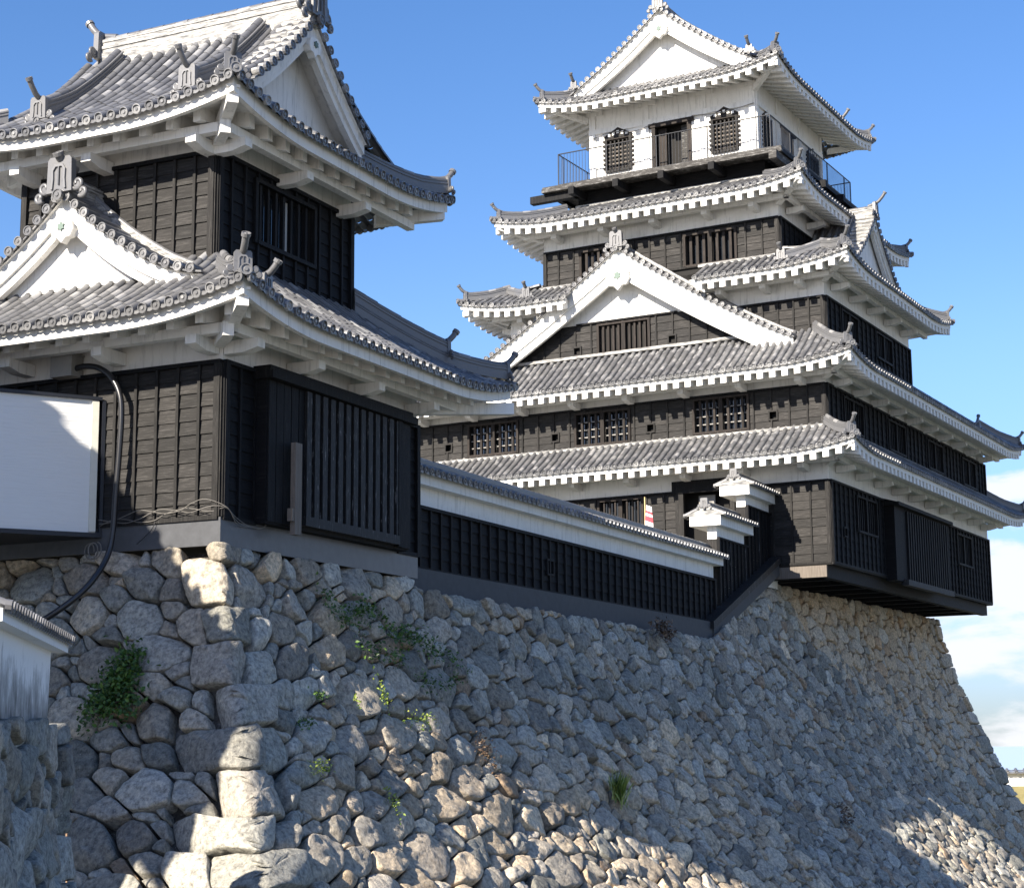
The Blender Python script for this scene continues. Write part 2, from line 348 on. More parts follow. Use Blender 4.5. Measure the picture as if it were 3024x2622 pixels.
def oni(parent, pos, q, s=1., horn=0.0, m='grey roof tile', name='ridge_end_tile', curls=True, lean=0.):
    """demon tile plate facing q with a raised arch, side curls and an optional upturned round horn tile"""
    mb = MB(); pos = np.asarray(pos, float); q = unit((q[0], q[1], 0)); u = V(q[1], -q[0], 0)*-1; up = Z
    o = [(-.25, -.02), (-.235, .52), (-.19, .57), (.19, .57), (.235, .52), (.25, -.02)]
    mb.prism([(a*s, b*s) for a, b in o], pos-q*.06*s, u, up, q*.12*s, m)
    a = [(-.15, .03), (-.13, .20), (-.135, .36), (-.08, .44), (.08, .44), (.135, .36), (.13, .20), (.15, .03), (.115, .03), (.10, .20), (.105, .34), (.06, .40), (-.06, .40), (-.105, .34), (-.10, .20), (-.115, .03)]
    mb.prism([(x*s, y*s) for x, y in a], pos+q*.06*s, u, up, q*.03*s, m)
    mb.prism([(-.012*s, .10*s), (.012*s, .10*s), (.012*s, .40*s), (-.012*s, .40*s)], pos+q*.06*s, u, up, q*.03*s, m)
    disc(mb, pos+q*.10*s+V(0, 0, -.07*s), q, .10*s, m)
    if curls:
        for sd in (-1, 1):
            for k, (cx, cz, r) in enumerate(((.33, .10, .11), (.43, -.05, .09))):
                c = pos+u*sd*cx*s+V(0, 0, cz*s); pth = [c+u*sd*math.cos(t)*r*s*f+V(0, 0, math.sin(t)*r*s*f) for t, f in zip(np.linspace(-2.4, 3.6, 16), np.linspace(1.0, .25, 16))]
                mb.tube(pth, .038*s, m, 6); mb.prism([(r*.7*s*math.cos(t), r*.7*s*math.sin(t)) for t in np.linspace(0, 2*math.pi, 8, endpoint=False)], c-q*.03, u, up, q*.05, m)
    if horn:
        b = pos+V(0, 0, .50*s); pth = [b-q*(.34*s)+V(0, 0, -.05)]+[b+q*(horn*.75*t)+V(0, 0, horn*.72*t**1.6+.02) for t in (0, .35, .7, 1)]
        mb.tube(pth, .072*s if s > .7 else .06, m, 10); disc(mb, pth[-1], unit(pth[-1]-pth[-2]), .092*s if s > .7 else .078, m)
    return mb.build(name, parent)
def hip(parent, sl_a, ln, rise=.06, s=.62, horn=.34, w=.85, q=None, corner=None, inn=None):
    """hip ridge from an eave corner inwards along the diagonal; sl = (slope, +1 start / -1 end)"""
    sl, sg = sl_a; P = []
    for d in np.linspace(.16, ln, 12): a = d if sg > 0 else sl.L-d; P.append(sl.pt(a, d, .10+rise*max(0, 1-d/.8)))
    ridge(parent, P, w, .8); q = unit((P[0]-P[1])*V(1, 1, 0)); oni(parent, P[0]-V(0, 0, .10)+q*.04, q, s, horn)
    c = sl.pt(0 if sg > 0 else sl.L, 0, .02)                          # the corner eave tile itself
    mb = MB(); mb.tube([c-q*.25+V(0, 0, .06), c+q*.10+V(0, 0, .03)], .085, 'grey roof tile', 10); disc(mb, c+q*.12+V(0, 0, .03), q, .10, 'grey roof tile'); mb.build('corner_eave_tile', parent)
def cbeam(parent, sl, sg, Dw, w=.20, h=.26, zo=.0, ext=.10, cap=True):
    """white diagonal corner beam under an eave corner"""
    c = sl.pt(0 if sg > 0 else sl.L, 0); inn = sl.O+sl.e*(Dw if sg > 0 else sl.L-Dw)+sl.n*Dw; q = unit((c-inn)*V(1, 1, 0)); u = V(q[1], -q[0], 0)
    a = V(inn[0], inn[1], sl.z0-.30); b = V(c[0], c[1], c[2]-.36+zo)-q*.16+q*ext*.3
    mb = MB(); mb.obox(a-u*w/2-V(0, 0, h*.5), u*w, b-a, V(0, 0, h), 'white plaster')
    if cap: mb.obox(b-u*w*.58-q*.16+V(0, 0, h*.5), u*w*1.16, q*.20+V(0, 0, .0), V(0, 0, .05), 'white plaster')
    mb.build('corner_beam', parent)

# ------------------------------------------------------------------ gables
def gable(parent, A, q, Wd, drop, depth, wall_q, board_w, m_wall='white plaster', r=.078, pitch=.27, oni_s=1.0, hor=.0, base=None, kud=True, rich=True, wall_fn=None, ridge_m='grey roof tile', tile_d=None, sunlit_caps=False, ridge_h=1.0, clip=1.0):
    """gable with its apex at A on the bargeboard plane, facing q; drop(w) is the fall of the verge at half-width w"""
    q = V(q[0], q[1], 0); u = V(-q[1], q[0], 0); A = V(*A); g = MB()
    P = lambda w, qq, dz=0.: A+u*w+q*qq+V(0, 0, -drop(abs(w))+dz)
    ws = np.linspace(0, Wd, 26)
    # wall
    if wall_fn: wall_fn(g, A, u, q, P)
    else:
        pts = [(w, -drop(abs(w))-.10) for w in np.linspace(-Wd, Wd, 41)]
        zb = base if base is not None else -drop(Wd)-.15
        pts = [(w, z) for w, z in pts if z > zb]; pts = [(pts[0][0], zb)]+pts+[(pts[-1][0], zb)]
        g.prism(pts[::-1], A+q*(wall_q-.1), u, Z, q*.1, m_wall)
    o = g.build('gable', parent)
    mb = MB()
    for sd in (-1, 1):
        for (t0, t1, qa, qb, f0, f1) in ((-.03, 1.0, 0.0, -.13, 0., .62), (0, 1.0, -.06, -.19, .55, 1.0)):
            row = []
            for w in np.linspace(0, Wd*clip, 26):
                bw = board_w*(1-.22*w/Wd); bw *= 1.25 if w < .02 else 1
                a, b = -.03-bw*f0, -.03-bw*f1
                row.append([P(sd*w, qa, a), P(sd*w, qa, b), P(sd*w, qb, b), P(sd*w, qb, a)])
            if sd > 0: row = [x[::-1] for x in row]
            mb.rings(row, 'white plaster', False)
    mb.build('bargeboard', o)
    # pendant
    if rich:
        mb = MB(); c = P(0, .02, -board_w*1.02-.12); s = board_w
        mb.prism([(-.38*s, .30*s), (-.46*s, .02*s), (-.34*s, -.22*s), (-.16*s, -.24*s), (0, -.42*s), (.16*s, -.24*s), (.34*s, -.22*s), (.46*s, .02*s), (.38*s, .30*s), (.15*s, .42*s), (-.15*s, .42*s)][::-1], c-q*.10, u, Z, q*.16, 'white plaster')
        mb.build('gable_pendant', o)
        mb = MB(); mb.prism([(.16*s*math.cos(t)*(1 if i % 2 else .62), .16*s*math.sin(t)*(1 if i % 2 else .62)+.12*s) for i, t in enumerate(np.linspace(0, 2*math.pi, 12, endpoint=False))][::-1], c+q*.06, u, Z, q*.03, 'verdigris'); mb.build('pendant_boss', o)
    # verge tiles: short cover tiles across the slope, round ends facing out
    mb = MB(); cum = np.r_[0, np.cumsum(np.hypot(np.diff(ws), np.diff([drop(w) for w in ws])))]
    n = int((cum[-1]*clip-.1)/pitch)
    for sd in (-1, 1):
        for i in range(n+1):
            w = np.interp(.16+i*pitch, cum, ws)*sd; sl_ = unit(P(w+.02, 0)-P(w-.02, 0)); c0, c1 = P(w, .13, .035), P(w, -.58, .045)
            roll(mb, [c0, c1], sl_, r, 'mortared ridge tile' if sunlit_caps else 'grey roof tile', .3); disc(mb, c0, q, r*1.18, 'grey roof tile')  # paler rolls hold white mortar and strong sunlight in their colour
            w2 = np.interp(.16+(i+.5)*pitch, cum, ws)*sd
            mb.obox(P(w2, .10, -.03)-sl_*.08, sl_*.16, q*-.62, V(0, 0, .03), 'grey roof tile')
    mb.build('verge_tiles', o)
    # main slopes behind the verge
    mb = MB()
    for sd in (-1, 1):
        nn = max(1, int(((tile_d or depth)-.55)/pitch))
        for i in range(nn+1):
            qq = -.62-i*pitch; pts = [P(sd*w, qq, .015) for w in np.linspace(Wd*clip, .10, 14)]; roll(mb, pts, q, r, 'grey roof tile')
        row = [[P(sd*w, .06, -.025), P(sd*w, -depth, -.025)] for w in np.linspace(0, Wd*clip, 20)]; mb.grid(row, 'grey roof tile', False, flip=sd > 0)
        row = [[P(sd*w, .06, -.06), P(sd*w, -depth, -.06)] for w in np.linspace(0, Wd*clip, 20)]; mb.grid(row, 'white plaster', False, flip=sd < 0)
    mb.build('gable_roof_tiles', o)
    if kud:
        for sd in (-1, 1): ridge(o, [P(sd*w, -.70, .10) for w in np.linspace(.05, Wd*clip*1.0, 14)], .62, .62, 'grey roof tile' if sunlit_caps else ridge_m, 'descending_ridge')
    ridge(o, [A+q*.08+V(0, 0, .1), A-q*depth+V(0, 0, .1)], 1.0, ridge_h, ridge_m, 'main_ridge')
    if oni_s: oni(o, A+q*.12+V(0, 0, .02), q, oni_s, hor)
    return o

# ------------------------------------------------------------------ walls, boards, windows
def cells(L0, L1, z0, z1, ops):
    """rectangles left over when the openings (a0,a1,z0,z1) are cut out"""
    xs = sorted({L0, L1, *[min(max(v, L0), L1) for o in ops for v in o[:2]]}); res = []
    for a, b in zip(xs[:-1], xs[1:]):
        if b-a < 1e-4: continue
        cut = sorted([(o[2], o[3]) for o in ops if o[0] < (a+b)/2 < o[1]]); z = z0
        for c0, c1 in cut:
            if c0 > z+1e-4: res.append((a, b, z, min(c0, z1)))
            z = max(z, c1)
        if z < z1-1e-4: res.append((a, b, z, z1))
    return res
def panel(mb, O, e, n, L0, L1, z0, z1, ops, m):
    O, e, n = V(*O), V(*e), V(*n)
    for a, b, c, d in cells(L0, L1, z0, z1, ops):
        P = [O+e*a+V(0, 0, c), O+e*b+V(0, 0, c), O+e*b+V(0, 0, d), O+e*a+V(0, 0, d)]
        f = [0, 1, 2, 3] if np.dot(np.cross(e, Z), n) > 0 else [3, 2, 1, 0]
        mb.add(P, [f], m)
def boarding(parent, O, e, n, L0, L1, z0, z1, bh, bs, ops=(), tar=False, posts=(True, True), rail=True, batt=None, zlow=None):
    """lapped horizontal boards under vertical battens on a wall plane"""
    O, e, n = V(*O), V(*e), V(*n); mb = MB(); mbd, mbt = ('tarred boards', 'tarred battens') if tar else ('weathered boards', 'weathered battens')
    if np.dot(np.cross(e, Z), n) < 0: sgn = True
    else: sgn = False
    nb = max(1, round((z1-z0)/bh)); h = (z1-z0)/nb
    nbat = max(1, round((L1-L0)/bs)); xs = [L0+(L1-L0)*i/nbat for i in range(nbat+1)] if batt is None else batt
    edges = sorted({L0, L1, *[x for x in xs if L0 < x < L1]})
    for a, b, c, d in cells(L0, L1, z0, z1, list(ops)):
        es = [a]+[x for x in edges if a+.05 < x < b-.05]+[b]
        for k in range(nb):
            za, zb = max(c, z0+k*h), min(d, z0+(k+1)*h)
            if zb-za < .02: continue
            for p, q_ in zip(es[:-1], es[1:]):
                t = .030+(RNG.random()-.5)*.008
                Pv = [O+e*p+n*t+V(0, 0, za), O+e*q_+n*t+V(0, 0, za), O+e*q_+n*.006+V(0, 0, zb+.012), O+e*p+n*.006+V(0, 0, zb+.012), O+e*p+V(0, 0, za), O+e*q_+V(0, 0, za)]
                f = [(0, 1, 2, 3), (4, 5, 1, 0)]
                mb.add(Pv, [q[::-1] for q in f] if sgn else f, mbd)
    for x in xs:
        for a, b, c, d in cells(x-.03, x+.03, z0, z1, [o for o in ops if o[0]-.02 < x < o[1]+.02]): mb.obox(O+e*(x-.028)+n*.0+V(0, 0, c), e*.056, n*.066, V(0, 0, d-c), mbt)
    if rail:
        mb.obox(O+e*L0+V(0, 0, z1-.01), e*(L1-L0), n*.09, V(0, 0, .07), 'tarred battens')
        mb.obox(O+e*L0+V(0, 0, z0-.05), e*(L1-L0), n*.085, V(0, 0, .075), mbt)
    if posts[0]: mb.obox(O+e*L0+V(0, 0, z0-.02), e*.12, n*.088, V(0, 0, z1-z0+.02), mbt)
    if posts[1]: mb.obox(O+e*(L1-.12)+V(0, 0, z0-.02), e*.12, n*.088, V(0, 0, z1-z0+.02), mbt)
    return mb.build('boarding', parent)
def window(parent, O, e, n, a0, a1, z0, z1, bars=5, tar=False, hbars=0, mull=True, glass=True, name='window', m=None, curtain=None, bw=.055, shut=False):
    """window set into a wall: recess, timber frame, upright bars and a pane"""
    O, e, n = V(*O), V(*e), V(*n); fm = m or ('tarred battens' if tar else 'dark brown timber'); mb = MB(); dp = .30
    B = lambda a, b, c, d, f0, f1, mm, M: M.obox(O+e*a+n*f0+V(0, 0, c), e*(b-a), n*(f1-f0), V(0, 0, d-c), mm)
    B(a0-.09, a0, z0-.07, z1+.07, -.02, .085, fm, mb); B(a1, a1+.09, z0-.07, z1+.07, -.02, .085, fm, mb); B(a0, a1, z1, z1+.07, -.02, .083, fm, mb); B(a0, a1, z0-.08, z0, -.02, .10, fm, mb)
    B(a0, a1, z0, z1, -dp-.02, -dp, 'black void', mb); B(a0-.03, a0, z0, z1, -dp, -.021, 'black void', mb); B(a1, a1+.03, z0, z1, -dp, -.021, 'black void', mb); B(a0, a1, z1, z1+.03, -dp, -.021, 'black void', mb); B(a0, a1, z0-.03, z0, -dp, -.021, 'black void', mb)
    if mull: c = (a0+a1)/2; B(c-.075, c+.075, z0, z1, -.03, .07, fm, mb)
    w = mb.build(name, parent)
    mb = MB(); secs = [(a0, (a0+a1)/2-.075), ((a0+a1)/2+.075, a1)] if mull else [(a0, a1)]
    for s0, s1 in secs:
        for i in range(bars):
            x = s0+(s1-s0)*(i+.7)/(bars+.4); B(x-bw/2, x+bw/2, z0, z1, -.07, -.02+.03, fm, mb)
        for j in range(hbars): z = z0+(z1-z0)*(j+1)/(hbars+1); B(s0, s1, z-.018, z+.018, -.10, -.07, 'paper strips', mb)
    mb.build('lattice', w)
    if glass:
        mb = MB()
        for s0, s1 in secs: B(s0, s1, z0, z1, -.20, -.185, 'glass', mb)
        if curtain: B(curtain[0], curtain[1], z0, z1, -.18, -.17, 'curtain', mb)
        mb.build('pane', w)
    return w
def loophole(parent, O, e, n, a, z, s=.24, tar=False):
    O, e, n = V(*O), V(*e), V(*n); mb = MB(); m = 'tarred battens' if tar else 'weathered battens'
    for x0, x1, y0, y1 in ((-s/2-.05, -s/2, -s/2-.05, s/2+.05), (s/2, s/2+.05, -s/2-.05, s/2+.05), (-s/2, s/2, s/2, s/2+.05), (-s/2, s/2, -s/2-.05, -s/2)): mb.obox(O+e*(a+x0)+n*.0+V(0, 0, z+y0), e*(x1-x0), n*.07, V(0, 0, y1-y0), m)
    mb.obox(O+e*(a-s/2)-n*.2+V(0, 0, z-s/2), e*s, n*.02, V(0, 0, s), 'black void'); mb.build('loophole', parent)
LOOP = lambda a, z, s=.24: (a-s/2, a+s/2, z-s/2, z+s/2)

# ================================================================== CORNER TURRET (turret axes: x along the sunny front, y along the shaded side)
def origin(px, py, depth):
    d = (px-1512)/F_PX*_R+(1311-py)/F_PX*_U+_F; return d*depth
TO = origin(1310/1.991, 900+343/1.991, 30.0); KO = origin(2024+845/1.991, 1300+238/1.991, 58.0)
TLOC, KLOC = (TO.x, TO.y, 0), (KO.x, KO.y, 0)
def T2W(x, y, z): return Vector((TO.x+x*math.cos(TA)+y*math.sin(TA), TO.y-x*math.sin(TA)+y*math.cos(TA), z))
def sides(x0, x1, y0, y1): return {'front': ((x0, y0), X, Y, x1-x0), 'right': ((x1, y0), Y, -X, y1-y0), 'back': ((x1, y1), -X, -Y, x1-x0), 'left': ((x0, y1), -Y, X, y1-y0)}
def mkroof(parent, rect, z0, s0, c, lw, lh, spec, pitch=.27, r=.078, nd_=12):
    """spec: side -> (D, dfun, d0, (eave a0,a1), fascia kwargs or None)"""
    sd = sides(*rect); S = {}
    for k, (D, dfun, d0) in spec.items(): S[k] = Slope(*sd[k], z0, s0, c, lw, lh, D, dfun, d0)
    return S
T = empty('corner_turret', TLOC, -TA)
tag(T, 'two-storey black-boarded turret with white gable on the near stone corner', 'turret')
# ---- lower storey
TW = MB()
TW.box((-6.6, .06, 3.4), (-.06, 6.8, 8.2), 'black void')
panel(TW, (0, 0, 0), X, -Y, -6.6, 0, 6.5, 7.6, [], 'white plaster'); panel(TW, (0, 0, 0), Y, X, 0, 6.85, 6.5, 7.6, [], 'white plaster'); panel(TW, (0, 6.85, 0), X, Y, -6.6, 0, 3.5, 7.6, [], 'white plaster')
panel(TW, (-6.6, 0, 0), Y, -X, 0, 6.85, 3.5, 7.6, [], 'white plaster')
panel(TW, (0, 0, 0), X, -Y, -6.6, 0, 3.8, 6.5, [], 'black void'); panel(TW, (0, 0, 0), Y, X, 0, 6.85, 3.8, 6.5, [], 'black void')
w = TW.build('storey_wall', T)
mb = MB(); mb.box((-6.6, -.05, 3.40), (.05, -.001, 3.87), 'metal flashing'); mb.box((0, -.001, 3.40), (.05, 6.8, 3.86), 'metal flashing'); mb.build('base_flashing', w)
boarding(w, (0, 0, 0), X, -Y, -6.6, 0, 3.88, 6.5, .237, .43, posts=(True, True))
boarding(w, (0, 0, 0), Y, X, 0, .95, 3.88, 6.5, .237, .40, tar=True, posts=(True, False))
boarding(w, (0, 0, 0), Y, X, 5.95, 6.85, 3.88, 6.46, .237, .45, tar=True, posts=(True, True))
# projecting lattice bay on the shaded side
mb = MB(); mb.box((0, .95, 3.86), (.27, 6.0, 6.38), 'tarred boards'); mb.box((0, .87, 6.38), (.44, 6.1, 6.52), 'tarred battens'); mb.box((0, .92, 6.52), (.36, 6.05, 6.62), 'tarred battens')
bay = mb.build('lattice_bay', T)
mb = MB()
for y0 in np.arange(.98, 2.0, .24): mb.box((.27, y0, 3.9), (.295+RNG.random()*.01, y0+.22, 6.37), 'tarred battens')
mb.build('plank_panel', bay)
mb = MB()
for i in range(13): y0 = 2.12+i*.272; mb.box((.27, y0, 4.08), (.36, y0+.16, 6.36), 'peeling black paint')
mb.build('lattice', bay)
mb = MB(); mb.box((.26, 2.05, 3.93), (.40, 5.45, 4.10), 'peeling black paint'); mb.box((.27, 5.45, 3.9), (.37, 5.62, 6.37), 'tarred battens'); mb.box((.27, 5.66, 3.9), (.32, 6.0, 6.37), 'tarred battens'); mb.build('bay_sill', bay)
mb = MB(); mb.box((.37, 1.58, 3.72), (.47, 1.79, 5.34), 'grey timber'); mb.box((.36, 1.50, 3.95), (.46, 1.579, 4.17), 'grey timber'); mb.build('timber_post', bay)
# ---- lower roof
RX = (-7.9, 1.30, -1.30, 8.65)
S = mkroof(T, RX, 7.24, .56, .07, 2.6, .34, {
    'front': (2.02, lambda a: min(a, 9.2-a), None), 'right': (2.02, lambda a: min(a, (9.95-a)*.62), None), 'left': (2.82, lambda a: min(a*.8, 9.95-a), None)})
rf = None
def finish(parent, S, fkw, hips, pitch=.27, r=.078, nd_=12, ov=.06, name='tiled_roof', order=('front', 'right', 'left', 'back')):
    mb = MB()
    for k in order:
        if k in S: tiles(mb, S[k], pitch, r, ov=ov, nd_=nd_)
    ro = mb.build(name, parent)
    for k, kw in fkw.items(): eave(ro, S[k], **kw)
    for h in hips: hip(ro, *h)
    return ro
TE = dict(fd=.03, fh=.27, sb=.34, rp=.58, rw=.15, rh=.25)
brT = lambda a: (.60, 2, 0, a)
ro = finish(T, S, {'front': dict(ae=(0, 9.2), Dw=1.3, brk=brT([1.75, 3.75, 5.76, 7.72]), **TE), 'right': dict(ae=(0, 9.95), Dw=1.3, brk=brT([1.40, 3.35, 5.50, 7.70]), **TE), 'left': dict(ae=(0, 9.95), Dw=1.3, **TE)},
            [((S['front'], -1), 1.42), ((S['front'], 1), 1.42)], nd_=14, ov=.10)
cbeam(ro, S['front'], -1, 1.3); mb = MB(); mb.obox((-.35, .1, 6.98-.22), (.13, .13, 0), (.9, -.9, 0), (0, 0, .24), 'white plaster'); mb.build('eave_bracket', ro)
# far hip of the shaded side
P = [S['right'].pt(9.95-d/.62, d, .12+.10*max(0, 1-d/.8)) for d in np.linspace(.1, 2.0, 12)]
ridge(ro, P, .9, .9); q = unit((P[0]-P[1])*V(1, 1, 0)); oni(ro, P[0]+q*.03-V(0, 0, .1), q, .6, .34)
P2 = [S['right'].pt(9.95-d/.62, d, .30) for d in np.linspace(.85, 2.0, 9)]
ridge(ro, P2, .9, .9); oni(ro, P2[0]-V(0, 0, .12), q, .62, .34)
cb = MB(); e_ = V(1.28, 8.6, 7.16); cb.obox((-.1, 6.9, 6.75), (.15, -.13, 0), e_-V(0, 0, .25)-V(-.1, 6.9, 6.75), (0, 0, .24), 'white plaster'); cb.build('corner_beam', ro)
# second small ridge beside the front hip (as in the photo: an extra upright ridge end on the shaded slope)
P = [S['right'].pt(1.02+.0*d, d, .10) for d in np.linspace(.30, 1.15, 8)]; P = [p+V(0, .35*i/7, 0) for i, p in enumerate(P)]
ridge(ro, P, .7, .6); oni(ro, P[0]+V(.05, 0, -.06), X, .52, .30)
# ---- lower front gable
dl = lambda w: 1.80*(1-(max(0, 1-w/3.05))**1.6)
gable(T, (-3.35, -.18, 9.90), (0, -1), 3.05, dl, 2.1, -.28, .55, oni_s=1.12, hor=.16, ridge_m='mortared ridge tile', base=-1.95)
# ---- upper storey
TU = MB(); opsR = [(1.23, 3.17, 9.26, 10.36)]
TU.box((-5.0, 1.1, 8.0), (-1.05, 5.3, 11.6), 'black void')
panel(TU, (-5.08, .72, 0), X, -Y, 0, 4.36, 8.0, 10.55, [], 'black void'); panel(TU, (-.72, .72, 0), Y, X, 0, 4.67, 8.0, 10.55, opsR, 'black void')
panel(TU, (-5.08, .72, 0), X, -Y, 0, 4.36, 10.55, 11.7, [], 'white plaster'); panel(TU, (-.72, .72, 0), Y, X, 0, 4.67, 10.55, 11.7, [], 'white plaster')
panel(TU, (-5.08, .72, 0), Y, -X, 0, 4.67, 8.0, 11.7, [], 'white plaster'); panel(TU, (-5.08, 5.39, 0), X, Y, 0, 4.36, 8.0, 11.7, [], 'white plaster')
w = TU.build('storey_wall', T)
boarding(w, (-5.08, .72, 0), X, -Y, 0, 4.36, 8.05, 10.55, .25, .44)
boarding(w, (-.72, .72, 0), Y, X, 0, 4.67, 8.3, 10.55, .25, .42, ops=opsR, tar=True)
window(T, (-.72, .72, 0), Y, X, 1.23, 3.17, 9.26, 10.36, bars=7, tar=True, mull=False, curtain=(2.35, 2.75), bw=.07)
# ---- upper roof
RXU = (-6.25, .42, -.42, 7.5)
SU = mkroof(T, RXU, 11.12, .53, .089, 2.6, .34, {
    'front': (3.22, lambda a: 99 if .85 < a < 6.20 else min(a, 6.67-a), None), 'right': (.95, lambda a: min(a, (7.92-a)*.36), None), 'left': (.95, lambda a: min((a)*.36, 7.92-a), None),
    'back': (4.7, lambda a: 99 if .47 < a < 5.85 else min(a, 6.67-a), None)})
SU['back'].s0 *= .685; SU['back'].c *= .685**2
ru = finish(T, SU, {'front': dict(ae=(0, 6.67), Dw=1.14, brk=brT([1.5, 3.15, 5.45]), **TE), 'right': dict(ae=(0, 7.92), Dw=1.14, brk=brT([1.1, 3.15, 5.3]), **TE), 'left': dict(ae=(0, 7.92), Dw=1.14, **TE)},
            [((SU['front'], -1), .9), ((SU['front'], 1), .9)], nd_=14, ov=.10)
P = [SU['right'].pt(7.92-d/.36, d, .12+.10*max(0, 1-d/.3)) for d in np.linspace(.05, .95, 12)]
ridge(ru, P, .9, .9); q = unit((P[0]-P[1])*V(1, 1, 0)); oni(ru, P[0]+q*.03-V(0, 0, .1), q, .6, .30)
cbeam(ru, SU['front'], -1, 1.14); cbeam(ru, SU['right'], -1, 1.14, cap=False); mb = MB(); mb.obox((-1.0, .85, 10.62), (.13, .13, 0), (.85, -.85, 0), (0, 0, .24), 'white plaster'); mb.build('eave_bracket', ru)
Pf = lambda d: .53*d+.089*d*d
for px in (-1.08, -4.45):
    a = px+6.25; P = [SU['front'].pt(a, d, .14+.10*max(0, 1-(d-.75)/.8)) for d in np.linspace(.75, 2.98, 14)]
    ridge(ru, P, .95, .95, name='descending_ridge'); oni(ru, P[0]-V(0, .03, .16), -Y, .74, .42)
gable(T, (-.06, 2.80, 11.12+Pf(3.22)), (1, 0), 1.98, lambda w: Pf(3.22)-Pf(3.22-w), 4.9, -.55, .46, oni_s=1.05, base=-1.98, kud=False, ridge_m='mortared ridge tile', tile_d=.2, sunlit_caps=True, ridge_h=1.85)
oni(ru, (-5.02, 2.80, 13.80), -X, 1.0, .5); oni(ru, (-.02, 2.80, 13.95), X, 1.15, .2)

# ---- white-clad annexe, junction box, hose, cables
ax = unit((-.58, -.814, 0)); an = V(.814, -.58, 0); p0 = V(-2.5, -.12, 0)
A_ = empty('white_annexe', TLOC, -TA); tag(A_, 'white ribbed box-like annexe jutting from the turret front at the left edge', 'annexe')
mb = MB(); mb.obox(p0+V(0, 0, 3.74), ax*4.0, -an*2.4, V(0, 0, 2.32), 'white siding'); bd = mb.build('clad_wall', A_)
mb = MB(); mb.obox(p0-ax*.05+an*.05+V(0, 0, 6.06), ax*4.1, -an*2.5, V(0, 0, .06), 'black iron'); mb.build('roof_edge', A_)
mb = MB(); mb.obox(p0-ax*.0+an*.004+V(0, 0, 3.76), ax*.12, an*.03, V(0, 0, 2.28), 'pale trim'); mb.build('corner_trim', A_)
mb = MB(); mb.obox(p0-ax*.06-an*.02+V(0, 0, 3.66), -ax*.06, an*.06, V(0, 0, 2.4), 'black iron'); mb.build('corner_post', A_)
mb = MB(); mb.obox(p0-ax*.08+an*.06+V(0, 0, 3.66), ax*4.1, -an*2.5, V(0, 0, .078), 'black iron'); mb.build('bottom_edge', A_)
mb = MB(); q0 = p0+ax*2.02+an*.05
mb.tube([q0+V(0, 0, 6.30), q0+ax*1.5+V(0, 0, 6.45)], .09, 'black iron', 10); mb.tube([q0+V(0, 0, 6.30), q0+ax*.1+V(0, 0, 6.16)], .06, 'black iron', 8); mb.build('gutter', A_)
J = empty('junction_box', TLOC, -TA); tag(J, 'small grey steel junction box on the white wall under the turret eave', 'electrical box')
mb = MB(); mb.box((-3.42, -.34, 6.52), (-2.95, -.02, 6.90), 'grey steel box'); mb.build('case', J); mb = MB(); mb.box((-3.44, -.34, 6.90), (-2.93, -.01, 6.93), 'grey steel box'); mb.build('lid', J)
mb = MB(); hp = [(-3.0, -.2, 6.66), (-2.75, -.22, 6.68), (-2.45, -.22, 6.62), (-2.15, -.24, 6.42), (-1.95, -.25, 6.1), (-1.90, -.25, 5.7), (-1.93, -.25, 5.0), (-1.98, -.25, 4.3), (-2.0, -.26, 3.75), (-2.03, -.35, 3.3), (-2.08, -.62, 2.9), (-2.22, -.85, 2.6), (-2.45, -1.05, 2.35), (-2.75, -1.2, 2.14), (-3.1, -1.3, 2.0), (-3.6, -1.35, 1.95)]
def smooth(P, n=6):
    P = np.asarray(P, float); R = []
    for i in range(len(P)-1):
        a, b, c, d = P[max(i-1, 0)], P[i], P[i+1], P[min(i+2, len(P)-1)]
        for t in np.linspace(0, 1, n, endpoint=False): R.append(.5*((2*b)+(c-a)*t+(2*a-5*b+4*c-d)*t*t+(3*b-a-3*c+d)*t**3))
    R.append(P[-1]); return np.array(R)
mb.tube(smooth(hp), .052, 'black hose', 10); h_ = mb.build('conduit_pipe'); h_.location = TLOC; h_.rotation_euler = (0, 0, -TA); tag(h_, 'thick black conduit curving from the grey box down onto the stones', 'pipe')
mb = MB()
for k in range(3):
    pts = [(-2.4+i*.28+RNG.normal()*.03, -.10-.02*k, 3.86+.04*k+.07*math.sin(i*1.3+k*2)+(.02*i)) for i in range(9)]+[(.10+.02*k, .02, 4.02), (.11, .35, 3.88-.05*k), (.11, .75, 3.78), (.12, 1.15, 3.82), (.13, 1.35, 4.05+.1*k), (.14, 1.42, 4.5)]
    mb.tube(smooth(pts, 5), .007, 'bleached wire', 5)
pts = [(-1.25, -.08, 3.9), (-1.3, -.1, 3.75), (-1.45, -.1, 3.62), (-1.62, -.1, 3.5)]; mb.tube(smooth(pts), .007, 'black hose', 5)
pts = [(-2.62+.12*math.cos(t)+.02*t, -.12-.01*t, 3.42+.14*math.sin(t)) for t in np.linspace(0, 14, 40)]; mb.tube(pts, .012, 'bleached wire', 5)
c_ = mb.build('loose_cable'); c_.location = TLOC; c_.rotation_euler = (0, 0, -TA); tag(c_, 'thin pale cables slung loosely round the turret base above the flashing', 'cable')

